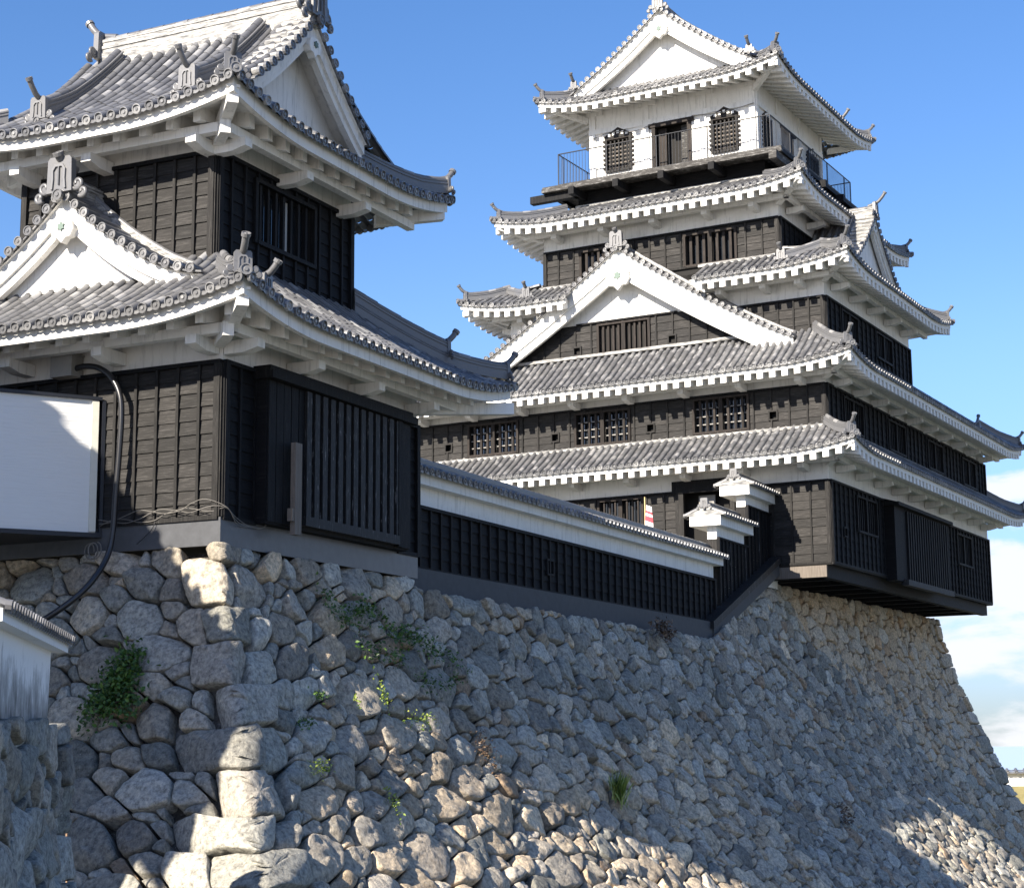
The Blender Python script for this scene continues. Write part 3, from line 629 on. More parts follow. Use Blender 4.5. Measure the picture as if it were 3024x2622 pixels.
# ================================================================== CONNECTING WALL AND STEPPED WALLS
def coped_wall(name, label, y0, y1, zb, zblk, zf, zf1, wx=-.42, end=.28, zdiag=None, tilt=0.):
    E_ = empty(name, TLOC, -TA); tag(E_, label, 'wall')
    ye = y1-end; ys = y0+end if zdiag is not None else y0
    mb = MB(); mb.box((wx-.30, ys, zb), (wx, ye, zf+.12), 'white plaster'); b = mb.build('plaster_core', E_)
    mb = MB(); mb.box((wx-.76, y0, zf), (wx+.23, y1, zf1), 'white plaster'); mb.build('eave_box', E_)
    # two tiled slopes and a ridge
    mb = MB(); Wh = .62; cx = wx-.265
    for sg in (1, -1):
        sl = Slope((cx+sg*Wh, y0-.02 if sg > 0 else y1+.02), (0, sg, 0), (-sg, 0, 0), y1-y0+.04, zf1+.02, .42, .0, 1, 0, Wh); tiles(mb, sl, .25, .065, ov=.03, nd_=10)
    mb.build('coping_tiles', E_)
    zr = zf1+.02+.42*Wh
    ridge(E_, [(cx, y0-.05, zr+.03), (cx, y1+.05, zr+.03)], .62, .55, name='ridge')
    mb = MB(); mb.prism([(-.70, 0), (.70, 0), (.64, .07), (0, .07+.42*.62), (-.64, .07)], (cx, y0+.03, zf1), X, Z, (0, -.05, 0), 'mortared ridge tile'); mb.build('end_verge', E_)
    if zdiag is not None: oni(E_, (cx, y0-.04, zr-.02), -Y, .48)
    # boards
    if zdiag is None: boarding(E_, (wx, y0, 0), Y, X, 0, ye-y0+.02, zb+.05, zblk, .235, .46, tar=True, posts=(False, True))
    else:
        mb = MB(); nb = int((y1-ys)/.36); f = lambda y: np.interp(y, [25.2, 31.9], [3.5, 6.0])
        for i in range(nb+1):
            y = ys+(y1-ys)*i/nb; mb.box((wx+.0, y-.03, f(y)), (wx+.075, y+.03, zblk), 'peeling black paint' if i % 4 == 3 else 'tarred battens')
            if i < nb:
                ya, yb = y+.03, ys+(y1-ys)*(i+1)/nb-.03; z = zblk
                while z > f(ya)+.05: mb.box((wx+.0, ya, max(z-.235, f(ya))), (wx+.03+RNG.random()*.008, yb, z-.012), 'tarred boards'); z -= .235
        mb.box((wx, ys, zblk), (wx+.09, y1, zblk+.06), 'tarred battens'); mb.box((wx-.32, ys-.02, f(ys)-.1), (wx+.09, ys+.06, zblk-.0), 'weathered battens'); mb.build('boarding', E_)
    return E_
cw = coped_wall('connecting_wall', 'long low tile-capped wall with black boards between turret and keep', 6.75, 26.5, 3.66, 4.96, 5.42, 5.66)
loophole(cw, (-.42, 0, 0), Y, X, 7.35, 4.25, .3, True); loophole(cw, (-.42, 0, 0), Y, X, 14.2, 4.3, .3, True)
coped_wall('stepped_wall', 'lower of two stepped tile-capped walls climbing to the keep', 26.35, 29.55, 4.2, 6.27, 6.66, 6.97, zdiag=True)
coped_wall('stepped_wall', 'upper stepped tile-capped wall butting against the keep front', 29.25, 33.0, 5.2, 7.60, 7.96, 8.28, zdiag=True)
mb = MB(); mb.box((-1.2, 6.8, 3.05), (-.14, 25.4, 3.66), 'curb mortar'); mb.obox((-.9, 25.2, 3.10), (.80, 0, 0), (0, 6.8, 2.52), (0, 0, .46), 'curb mortar'); mb.obox((-.42, 25.0, 3.44), (.40, 0, 0), (0, 6.9, 2.55), (0, 0, .22), 'peeling black paint')
o = mb.build('wall_kerb'); o.location = TLOC; o.rotation_euler = (0, 0, -TA); tag(o, 'dark mortar kerb under the connecting wall, ramping up beside the stepped walls', 'kerb')

# ================================================================== KEEP (its own axes)
K = empty('castle_keep', KLOC, -KA)
tag(K, 'five-storey white and black castle keep with stacked tiled roofs and big gable', 'castle keep')
KE = dict(fd=.03, fh=.21, sb=.035, rp=.43, rw=.21, rh=.30)
brK = lambda a: (.55, 2, 0, a)
def storey(x0, x1, y0, y1, zb, zk, zt, opF=(), opR=(), tarF=False, bF=None, white=False):
    mb = MB(); mk = 'white plaster' if white else 'black void'
    mb.box((x0+.5, y0+.5, zb), (x1-.5, y1-.5, zt), 'black void')
    panel(mb, (x0, y0, 0), X, -Y, 0, x1-x0, zb, zk, [(o[0]-x0, o[1]-x0, o[2], o[3]) for o in opF], mk); panel(mb, (x1, y0, 0), Y, X, 0, y1-y0, zb, zk, [(o[0]-y0, o[1]-y0, o[2], o[3]) for o in opR], mk)
    panel(mb, (x0, y0, 0), X, -Y, 0, x1-x0, zk, zt, [], 'white plaster'); panel(mb, (x1, y0, 0), Y, X, 0, y1-y0, zk, zt, [], 'white plaster')
    panel(mb, (x0, y0, 0), Y, -X, 0, y1-y0, zb, zt, [], 'white plaster'); panel(mb, (x0, y1, 0), X, Y, 0, x1-x0, zb, zt, [], 'white plaster')
    return mb.build('storey_wall', K)
rel = lambda ops, o: [(a-o, b-o, c, d) for a, b, c, d in ops]
# ---- first storey
oF = [(-5.15, -3.45, 5.92, 8.56), (-8.35, -6.75, 7.2, 8.5)]; oR = [(2.70, 4.78, 7.25, 8.38), (15.3, 17.38, 7.25, 8.38)]
lR = [LOOP(1.35, 7.04), LOOP(5.9, 7.04)]
w = storey(-19, 0, 0, 20.4, 5.9, 8.6, 10.2, oF, oR+lR)
boarding(w, (-19, 0, 0), X, -Y, 0, 19, 5.94, 8.6, .29, .66, ops=rel(oF, -19))
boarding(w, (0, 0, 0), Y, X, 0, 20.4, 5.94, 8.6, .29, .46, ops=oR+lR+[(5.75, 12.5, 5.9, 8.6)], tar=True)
for o in oR: window(K, (0, 0, 0), Y, X, *o, bars=4, tar=True, mull=True)
for l in lR: loophole(K, (0, 0, 0), Y, X, (l[0]+l[1])/2, 7.04, .24, True)
window(K, (0, 0, 0), X, -Y, *oF[1], bars=3, mull=True, glass=True)
mb = MB(); mb.box((-5.55, -.16, 8.56), (-3.3, .02, 8.98), 'tarred battens'); mb.box((-5.45, -.12, 5.92), (-5.15, .02, 8.56), 'weathered battens'); mb.box((-3.45, -.12, 5.92), (-3.28, .02, 8.56), 'weathered battens'); mb.box((-5.15, 1.2, 5.9), (-3.45, 1.3, 8.6), 'dark brown timber')
mb.box((-4.75, .3, 7.9), (-4.15, .33, 8.5), 'paper strips'); mb.build('doorway', K)
# projecting bay
mb = MB(); mb.box((0, 5.75, 5.78), (.40, 12.5, 8.42), 'tarred boards'); mb.box((0, 5.6, 8.42), (.62, 12.65, 8.54), 'tarred battens'); mb.prism([(0, 0), (.55, 0), (0, .16)], (0, 5.65, 8.54), X, Z, (0, 6.95, 0), 'tarred battens'); by = mb.build('projecting_bay', K)
mb = MB()
for i in range(18): y0 = 7.1+i*.30; mb.box((.40, y0, 5.86), (.47, y0+.13, 8.36), 'tarred battens')
mb.build('lattice', by); mb = MB(); mb.box((.30, 6.6, 5.66), (.56, 12.6, 5.86), 'peeling black paint'); mb.build('bay_sill', by)
# floor beams and joists
mb = MB(); mb.box((-.42, -.02, 5.44), (-.16, 20.3, 5.86), 'tarred battens'); mb.box((-3.0, .0, 5.44), (-.42, .26, 5.86), 'tarred battens'); mb.box((-3.4, -.06, 5.86), (.06, 20.45, 5.93), 'weathered battens'); fb = mb.build('floor_beam', K)
mb = MB(); mb.box((-2.45, -.06, 5.46), (-.18, -.021, 5.84), 'grey timber'); mb.build('beam_end_board', fb)
for i in range(11): mb = MB(); y0 = 1.1+i*1.85; mb.box((-3.2, y0, 5.46), (-.43, y0+.28, 5.85), 'tarred battens'); mb.build('floor_joist', K)
mb = MB(); mb.box((-3.6, .3, 5.70), (-.43, 20.2, 5.84), 'tarred boards'); mb.build('floor_underside', K)
# ---- roof 1
S1 = mkroof(K, (-20.4, 1.36, -1.36, 21.8), 9.52, .60, .08, 2.6, .30, {'front': (1.36, lambda a: 21.76-a, None), 'right': (1.36, lambda a: min(a, 23.16-a), None)})
r1 = finish(K, S1, {'front': dict(ae=(0, 21.76), Dw=1.36, brk=brK([20.4-2.1*i-.75 for i in range(9)]), **KE), 'right': dict(ae=(0, 23.16), Dw=1.36, brk=brK([1.36+.75+2.07*i for i in range(10)]), **KE)}, [((S1['front'], -1), 1.5), ((S1['right'], -1), 1.5)])
cbeam(r1, S1['front'], -1, 1.36, .22, .24, .10); cbeam(r1, S1['right'], -1, 1.36, .22, .24, .10)
# ---- second storey
oF = [(-13.6, -11.65, 10.62, 11.68), (-9.21, -7.19, 10.60, 11.68), (-4.67, -2.77, 10.62, 11.72)]; lF = [LOOP(-14.51, 10.98), LOOP(-10.07, 10.96), LOOP(-6.34, 10.95), LOOP(-1.84, 10.95)]
oR = [(1.75, 3.70, 10.64, 11.66), (6.71, 8.66, 10.64, 11.66), (11.72, 13.70, 10.64, 11.66), (16.74, 18.66, 10.64, 11.66)]
w = storey(-19, 0, 0, 20.4, 10.0, 11.83, 13.0, oF+lF, oR)
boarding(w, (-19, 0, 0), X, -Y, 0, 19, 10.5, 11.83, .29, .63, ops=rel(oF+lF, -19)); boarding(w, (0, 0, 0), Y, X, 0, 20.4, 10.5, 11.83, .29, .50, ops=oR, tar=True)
for o in oF: window(K, (0, 0, 0), X, -Y, *o, bars=3, hbars=3, bw=.085)
for l in lF: loophole(K, (0, 0, 0), X, -Y, (l[0]+l[1])/2, (l[2]+l[3])/2)
for o in oR: window(K, (0, 0, 0), Y, X, *o, bars=4, tar=True)
mb = MB(); mb.box((-19, -.13, 10.40), (.13, -.001, 10.50), 'mortared ridge tile'); mb.box((-.001, -.13, 10.40), (.13, 20.5, 10.50), 'mortared ridge tile'); mb.build('roof_abutment', r1)
# ---- roof 2
S2 = mkroof(K, (-20.4, 1.36, -1.36, 21.8), 12.42, .68, .06, 2.8, .32, {'front': (1.76, lambda a: 21.76-a, None), 'right': (1.50, lambda a: min(a, 23.16-a), None)})
r2 = finish(K, S2, {'front': dict(ae=(0, 21.76), Dw=1.36, brk=brK([20.4-2.1*i-.75 for i in range(9)]), **KE), 'right': dict(ae=(0, 23.16), Dw=1.36, brk=brK([1.36+.75+2.07*i for i in range(10)]), **KE)}, [((S2['front'], -1), 1.75), ((S2['right'], -1), 1.5)])
cbeam(r2, S2['front'], -1, 1.36, .22, .24, .10); cbeam(r2, S2['right'], -1, 1.36, .22, .24, .10)
oni(r2, (.75, 16.6, 12.75), Y, .6, .5)
# ---- big front gable
dbig = lambda w: 4.05*(1-(max(0, 1-abs(w)/6.6))**1.15)
def bigwall(g, A, u, q, P):
    zl = 15.06-A[2]; Wd = 6.2
    ws_ = np.linspace(-Wd, Wd, 81); D2 = dbig
    pts = [(w, -D2(w)-.1) for w in ws_]; top = [p for p in pts if p[1] > zl]
    g.prism(([(top[0][0]-.05, zl)]+top+[(top[-1][0]+.05, zl)])[::-1], A-q*.70, u, Z, q*.12, 'white plaster')
    g.prism([(w, max(-D2(w)-.12, -4.0)) for w in np.linspace(-6.2, 6.2, 41) if True][::-1]+[(-6.2, -4.05), (6.2, -4.05)], A-q*.74, u, Z, q*.05, 'black void')
gw = gable(K, (-7.39, -.2, 17.52), (0, -1), 6.4, dbig, 2.2, -.6, 1.00, oni_s=1.0, hor=.18, wall_fn=bigwall, ridge_m='mortared ridge tile', pitch=.27)
oG = [(-8.45, -6.54, 13.93, 14.92)]; lG = [LOOP(-9.34, 14.1), LOOP(-5.62, 14.1)]
boarding(gw, (-12.6, .40, 0), X, -Y, 0, 10.2, 13.85, 15.04, .28, .62, ops=rel(oG+lG+[(xx, xx+.2, 17.52-dbig(min(6.5, max(abs(xx+7.39), abs(xx+.2+7.39))))-.15, 16) for xx in np.arange(-12.8, -2.01, .2) if 17.52-dbig(min(6.5, max(abs(xx+7.39), abs(xx+.2+7.39))))-.15 < 15.04], -12.6), posts=(False, False), rail=False)
mb = MB(); mb.box((-9.35, .30, 15.03), (-5.4, .40, 15.09), 'tarred battens'); mb.build('gable_rail', gw)
window(K, (0, .40, 0), X, -Y, *oG[0], bars=4, bw=.08)
mb = MB(); mb.box((-6.95, .56, 14.05), (-6.86, .58, 14.75), 'flag red'); mb.box((-6.86, .55, 14.2), (-6.78, .57, 14.7), 'flag white'); mb.build('hanging_cloth', K)
for l in lG: loophole(K, (0, .40, 0), X, -Y, (l[0]+l[1])/2, 14.1)
mb = MB(); mb.box((-12.4, .22, 13.80), (-2.3, .40, 13.90), 'mortared ridge tile'); mb.build('roof_abutment', r2)
# ---- third storey
oR = [(2.25, 3.9, 13.95, 14.82), (6.1, 7.9, 13.95, 14.82)]
w = storey(-12.2, -.12, .6, 10.35, 13.2, 14.95, 16.4, [], oR)
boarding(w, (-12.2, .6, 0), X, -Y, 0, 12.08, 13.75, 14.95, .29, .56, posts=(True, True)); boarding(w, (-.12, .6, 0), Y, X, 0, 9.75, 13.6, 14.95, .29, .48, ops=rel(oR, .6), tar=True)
for o in oR: window(K, (-.12, 0, 0), Y, X, *o, bars=4, tar=True)
# ---- roof 3
gx0, gx1 = -10.6, -4.4
hp3 = lambda a: 99.
S3 = mkroof(K, (-13.6, 1.18, -.70, 11.8), 15.89, .54, .03, 2.8, .34, {'front': (1.31, lambda a: 0 if -13.6+gx0*-1-100 > a else min(a, 14.78-a), None),
    'right': (2.82, lambda a: min(99 if a > 1.30 else a, (99 if a < 10.9 else 12.5-a)), None), 'left': (2.6, lambda a: min(99 if a < 11.2 else 12.5-a, a), None)})
for k_ in ('right', 'left'):
    S3[k_].z = (lambda sl: lambda a, d: sl.z0+sl.s0*min(d, 1.32)+sl.c*min(d, 1.32)*abs(d)+.10*max(0, d-1.32)+sl.lift(a, max(d, 0)))(S3[k_])
fr = S3['front']
def part(sl, a0, a1, **k):
    s = Slope((sl.O[0]+sl.e[0]*a0, sl.O[1]+sl.e[1]*a0), sl.e, sl.n, a1-a0, sl.z0, sl.s0, sl.c, sl.lw, 0., sl.D, k.get('dfun')); s.L0 = sl.L
    s.lift = lambda a, d: sl.lift(a+a0, d); return s
fa, fbq = part(fr, 0, 4.35, dfun=lambda a: a), part(fr, 9.3, 14.78, dfun=lambda a: 5.48-a)
S3d = {'left': S3['left'], 'right': S3['right'], 'fa': fa, 'fb': fbq}
r3 = finish(K, S3d, {'fa': dict(ae=(0, 4.349-.02), Dw=1.30, brk=brK([2.1, 3.6]), **KE), 'fb': dict(ae=(.02, 5.48), Dw=1.30, brk=brK([.6, 2.2, 3.45]), **KE), 'right': dict(ae=(0, 12.5), Dw=1.30, brk=brK([2.05, 4.0, 6.0, 8.0, 10.0]), **KE), 'left': dict(ae=(0, 12.5), Dw=1.30, brk=brK([6.0, 8.0, 10.4]), **KE)},
            [((fr, -1), 1.35), ((fr, 1), 1.35), ((S3['right'], -1), 1.5)], order=('fa', 'fb', 'right', 'left'))
for s_, g_ in ((fr, -1), (fr, 1), (S3['right'], -1)): cbeam(r3, s_, g_, 1.30, .22, .24, .10)
for xa, xb in ((-1.30, -.15), (-11.1, -12.25)):
    P = [fr.pt(xx+13.6, d, .10+.05*max(0, 1-k/2.)) for k, (xx, d) in enumerate(zip(np.linspace(xa, xb, 8), np.linspace(.52, 1.25, 8)))]
    ridge(r3, P, .75, .7, name='descending_ridge'); oni(r3, P[0]-V(0, .05, .10), -Y, .62, .26)
mb = MB(); mb.box((-4.6, .42, 16.56), (-1.75, .6, 16.66), 'mortared ridge tile'); mb.build('roof_abutment', r3); mb = MB(); mb.box((-10.9, .42, 16.56), (-9.6, .6, 16.66), 'mortared ridge tile'); mb.build('roof_abutment', r3)
# side gable on the shaded slope of roof 3
dside = lambda w: 2.25*(1-(max(0, 1-abs(w)/2.75))**1.35)
gable(K, (.42, 4.7, 18.78), (1, 0), 2.7, dside, 2.4, -.28, .40, oni_s=.8, hor=.5, base=-2.35, sunlit_caps=True, ridge_m='mortared ridge tile', rich=True)
# ---- fourth storey
oF = [(-5.10, -3.26, 16.72, 17.78), (-9.2, -7.4, 16.72, 17.78)]
w = storey(-10.76, -1.64, .6, 10.35, 16.2, 17.95, 19.3, oF, [])
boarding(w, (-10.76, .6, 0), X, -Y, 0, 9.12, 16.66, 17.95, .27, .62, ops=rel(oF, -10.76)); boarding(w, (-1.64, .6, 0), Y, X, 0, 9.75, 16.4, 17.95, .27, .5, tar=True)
for o in oF: window(K, (0, .6, 0), X, -Y, *o, bars=3, bw=.10)
# ---- roof 4
S4 = mkroof(K, (-12.15, -.30, -.73, 11.75), 18.82, .38, .02, 2.6, .32, {'front': (2.3, lambda a: min(a, 11.85-a), None), 'right': (2.2, lambda a: min(a, 12.48-a), None), 'left': (2.2, lambda a: min(a, 12.48-a), None)})
r4 = finish(K, S4, {'front': dict(ae=(0, 11.85), Dw=1.33, brk=brK([2.1, 4.0, 6.0, 8.0, 9.75]), **KE), 'right': dict(ae=(0, 12.48), Dw=1.33, brk=brK([2.1, 4.2, 6.3, 8.4, 10.4]), **KE), 'left': dict(ae=(0, 12.48), Dw=1.33, **KE)}, [((S4['front'], -1), 2.0), ((S4['front'], 1), 2.0), ((S4['right'], -1), 1.9)])
for s_, g_ in ((S4['front'], -1), (S4['front'], 1), (S4['right'], -1)): cbeam(r4, s_, g_, 1.33, .22, .24, .10)
# ---- fifth storey and balcony
mb = MB(); mb.box((-9.9, 1.75, 19.3), (-2.5, 9.4, 20.5), 'tarred boards'); mb.box((-9.95, 1.60, 19.78), (-2.45, 1.74, 19.95), 'mortared ridge tile'); mb.build('balcony_base', K)
oF = [(-8.76, -7.86, 21.22, 22.45), (-6.94, -5.37, 20.62, 22.62), (-4.49, -3.64, 21.22, 22.45)]; oR = [(2.75, 3.35, 21.3, 22.45), (4.55, 5.87, 20.62, 22.62), (7.4, 8.4, 21.3, 22.45)]
w = storey(-9.51, -2.87, 2.0, 9.05, 20.5, 24.3, 24.9, oF, oR, white=True)
mb = MB()
for x in (-9.50, -7.30, -5.02, -3.13):
    mb.box((x, 1.95, 20.6), (x+.25, 2.0-.001, 23.9), 'white plaster'); mb.prism([(-.30, .0), (.55, 0), (.55, .16), (-.30, .16)], (x, 1.93, 23.45), X, Z, (0, .069, 0), 'white plaster')
mb.box((-9.52, 1.935, 22.72), (-2.86, 1.999, 22.92), 'white plaster')
for y in (2.02, 4.0, 6.4, 8.82): mb.box((-2.87+.001, y, 20.6), (-2.82, y+.22, 23.9), 'white plaster')
mb.box((-2.87+.001, 2.0, 22.72), (-2.80, 9.05, 22.92), 'white plaster'); mb.build('wall_framing', w)
def bell(a0, a1, z0, z1, O, e, n):
    O, e, n = V(*O), V(*e), V(*n); wd = window(K, O, e, n, a0, a1, z0, z1, bars=5, hbars=0, mull=False, glass=False, name='bell_window', bw=.055, m='weathered battens'); c = (a0+a1)/2; h = (a1-a0)/2
    mb = MB(); arc = [(h+.10, -.05), (h+.12, .10), (h*.72, .23), (h*.35, .31), (0, .40)]
    pts = [(x, y) for x, y in arc]+[(-x, y) for x, y in arc[::-1][1:]]
    mb.prism(pts[::-1], O+e*c+n*.0+V(0, 0, z1), e, Z, n*.07, 'dark brown timber')
    for i in range(7):
        for sd in (-1, 1): mb.obox(O+e*(c+sd*(h+.12))-e*.06+n*.0+V(0, 0, z0+(z1-z0)*(i+.4)/7), e*.12, n*.06, V(0, 0, .07), 'dark brown timber')
    for i in range(5): t = -.8+.4*i; mb.obox(O+e*(c+t*h-.05)+n*.071+V(0, 0, z1+.03+.12*(1-abs(t))), e*.10, n*.01, V(0, 0, .12), 'white plaster')
    for j in range(8): z = z0+(z1-z0)*(j+.6)/8; mb.obox(O+e*a0-n*.06+V(0, 0, z), e*(a1-a0), n*.03, V(0, 0, .05), 'grey timber')
    mb.build('bell_frame', wd)
for o in (oF[0], oF[2]): bell(*o, (0, 2.0, 0), X, -Y)
for o in (oR[0], oR[2]): bell(*o, (-2.87, 0, 0), Y, X)
mb = MB()
mb.box((-7.05, 1.90, 22.55), (-5.26, 2.05, 22.70), 'dark brown timber'); mb.box((-6.94, 1.93, 20.62), (-6.80, 2.1, 22.55), 'dark brown timber'); mb.box((-5.52, 1.93, 20.62), (-5.37, 2.1, 22.55), 'dark brown timber')
mb.box((-6.80, 2.2, 20.62), (-6.45, 2.26, 22.55), 'dark brown timber'); mb.box((-5.85, 2.2, 20.62), (-5.52, 2.26, 22.55), 'balcony timber'); mb.box((-6.94, 2.6, 20.6), (-5.37, 2.65, 22.7), 'black void'); mb.build('doorway', K)
mb = MB(); mb.box((-3.0, 4.55, 20.62), (-2.93, 5.87, 22.62), 'black iron'); mb.box((-2.87, 4.45, 22.62), (-2.78, 5.97, 22.72), 'dark brown timber'); mb.build('doorway', K)
B_ = MB(); B_.box((-10.95, .85, 20.54), (-1.55, 10.3, 20.62), 'balcony timber'); bal = B_.build('balcony', K)
mb = MB(); mb.box((-10.96, .80, 20.40), (-1.52, .98, 20.538), 'balcony timber'); mb.box((-1.72, .98, 20.40), (-1.53, 10.3, 20.538), 'tarred battens'); mb.box((-10.95, .98, 20.40), (-10.78, 10.3, 20.538), 'tarred battens'); mb.build('edge_beam', bal)
for x in (-9.75, -7.95, -6.15, -4.2): mb = MB(); mb.box((x, .62, 20.12), (x+.22, 2.2, 20.399), 'tarred battens'); mb.build('support_beam', bal)
for y in (2.6, 4.6, 6.6, 8.6): mb = MB(); mb.box((-2.5, y, 20.12), (-1.25, y+.24, 20.399), 'tarred battens'); mb.build('support_beam', bal)
mb = MB(); mb.box((-11.55, 1.0, 20.12), (-9.6, 1.28, 20.399), 'tarred battens'); mb.build('support_beam', bal); mb = MB(); mb.box((-1.9, .55, 20.10), (-1.62, 2.2, 20.399), 'balcony timber'); mb.build('support_beam', bal)
mb = MB(); rp = [(-10.40, 9.6), (-10.40, 1.12), (-2.02, 1.12), (-2.02, 9.9), (-10.4, 9.9)]
for (xa, ya), (xb, yb) in zip(rp[:-1], rp[1:]):
    n_ = int(max(abs(xb-xa), abs(yb-ya))/.125); mb.tube([(xa, ya, 21.90), (xb, yb, 21.90)], .022, 'black iron', 6); mb.tube([(xa, ya, 20.72), (xb, yb, 20.72)], .014, 'black iron', 5)
    for i in range(n_+1): t = i/n_; x, y = xa+(xb-xa)*t, ya+(yb-ya)*t; mb.tube([(x, y, 20.6), (x, y, 21.9)], .024 if i % 16 == 0 else .0085, 'black iron', 5)
mb.build('railing', bal)
mb = MB(); mb.tube(smooth([(-9.5, 1.9, 22.5), (-8.6, 1.9, 22.68), (-7.6, 1.9, 22.55), (-6.8, 1.9, 22.72)]), .014, 'bleached wire', 5); mb.tube(smooth([(-5.3, 1.9, 22.72), (-4.1, 1.9, 22.62), (-2.9, 1.9, 22.75)]), .014, 'bleached wire', 5); mb.build('hanging_wire', K)
# ---- top roof
P5 = lambda d: .48*d+.040*d*d
S5 = mkroof(K, (-11.0, -1.47, .6, 11.3), 23.62, .48, .040, 2.6, .34, {'front': (1.42, lambda a: min(a, 9.53-a), None), 'right': (4.66, lambda a: 99 if a > .75 and a < 9.95 else min(a, 10.7-a), None), 'left': (4.66, lambda a: 99 if .75 < a < 9.95 else min(a, 10.7-a), None), 'back': (1.3, lambda a: min(a, 9.53-a), None)})
KE5 = dict(fd=.03, fh=.20, sb=.035, rp=.43, rw=.20, rh=.26)
r5 = finish(K, S5, {'front': dict(ae=(0, 9.53), Dw=1.40, **KE5), 'right': dict(ae=(0, 10.7), Dw=1.40, **KE5), 'left': dict(ae=(0, 10.7), Dw=1.40, **KE5)}, [((S5['front'], -1), 1.3), ((S5['front'], 1), 1.3), ((S5['right'], -1), 1.2)])
for s_, g_ in ((S5['front'], -1), (S5['front'], 1), (S5['right'], -1)): cbeam(r5, s_, g_, 1.40, .20, .2, .14)
zr5 = 23.62+P5(4.75)
gable(K, (-6.235, 1.30, zr5), (0, -1), 3.55, lambda w: P5(4.75)-P5(4.75-w), 9.3, -.50, .72, oni_s=.85, hor=.25, base=-2.62, tile_d=.2, sunlit_caps=True, ridge_m='mortared ridge tile')
oni(r5, (-2.7, 1.1, 24.35), -Y, .5, .34); oni(r5, (-9.7, 1.1, 24.35), -Y, .5, .34); oni(r5, (-2.1, 9.3, 24.1), X, .5, .45)
P = [S5['right'].pt(8.7, d, .12) for d in np.linspace(.5, 3.5, 10)]; ridge(r5, P, .8, .8, name='descending_ridge')

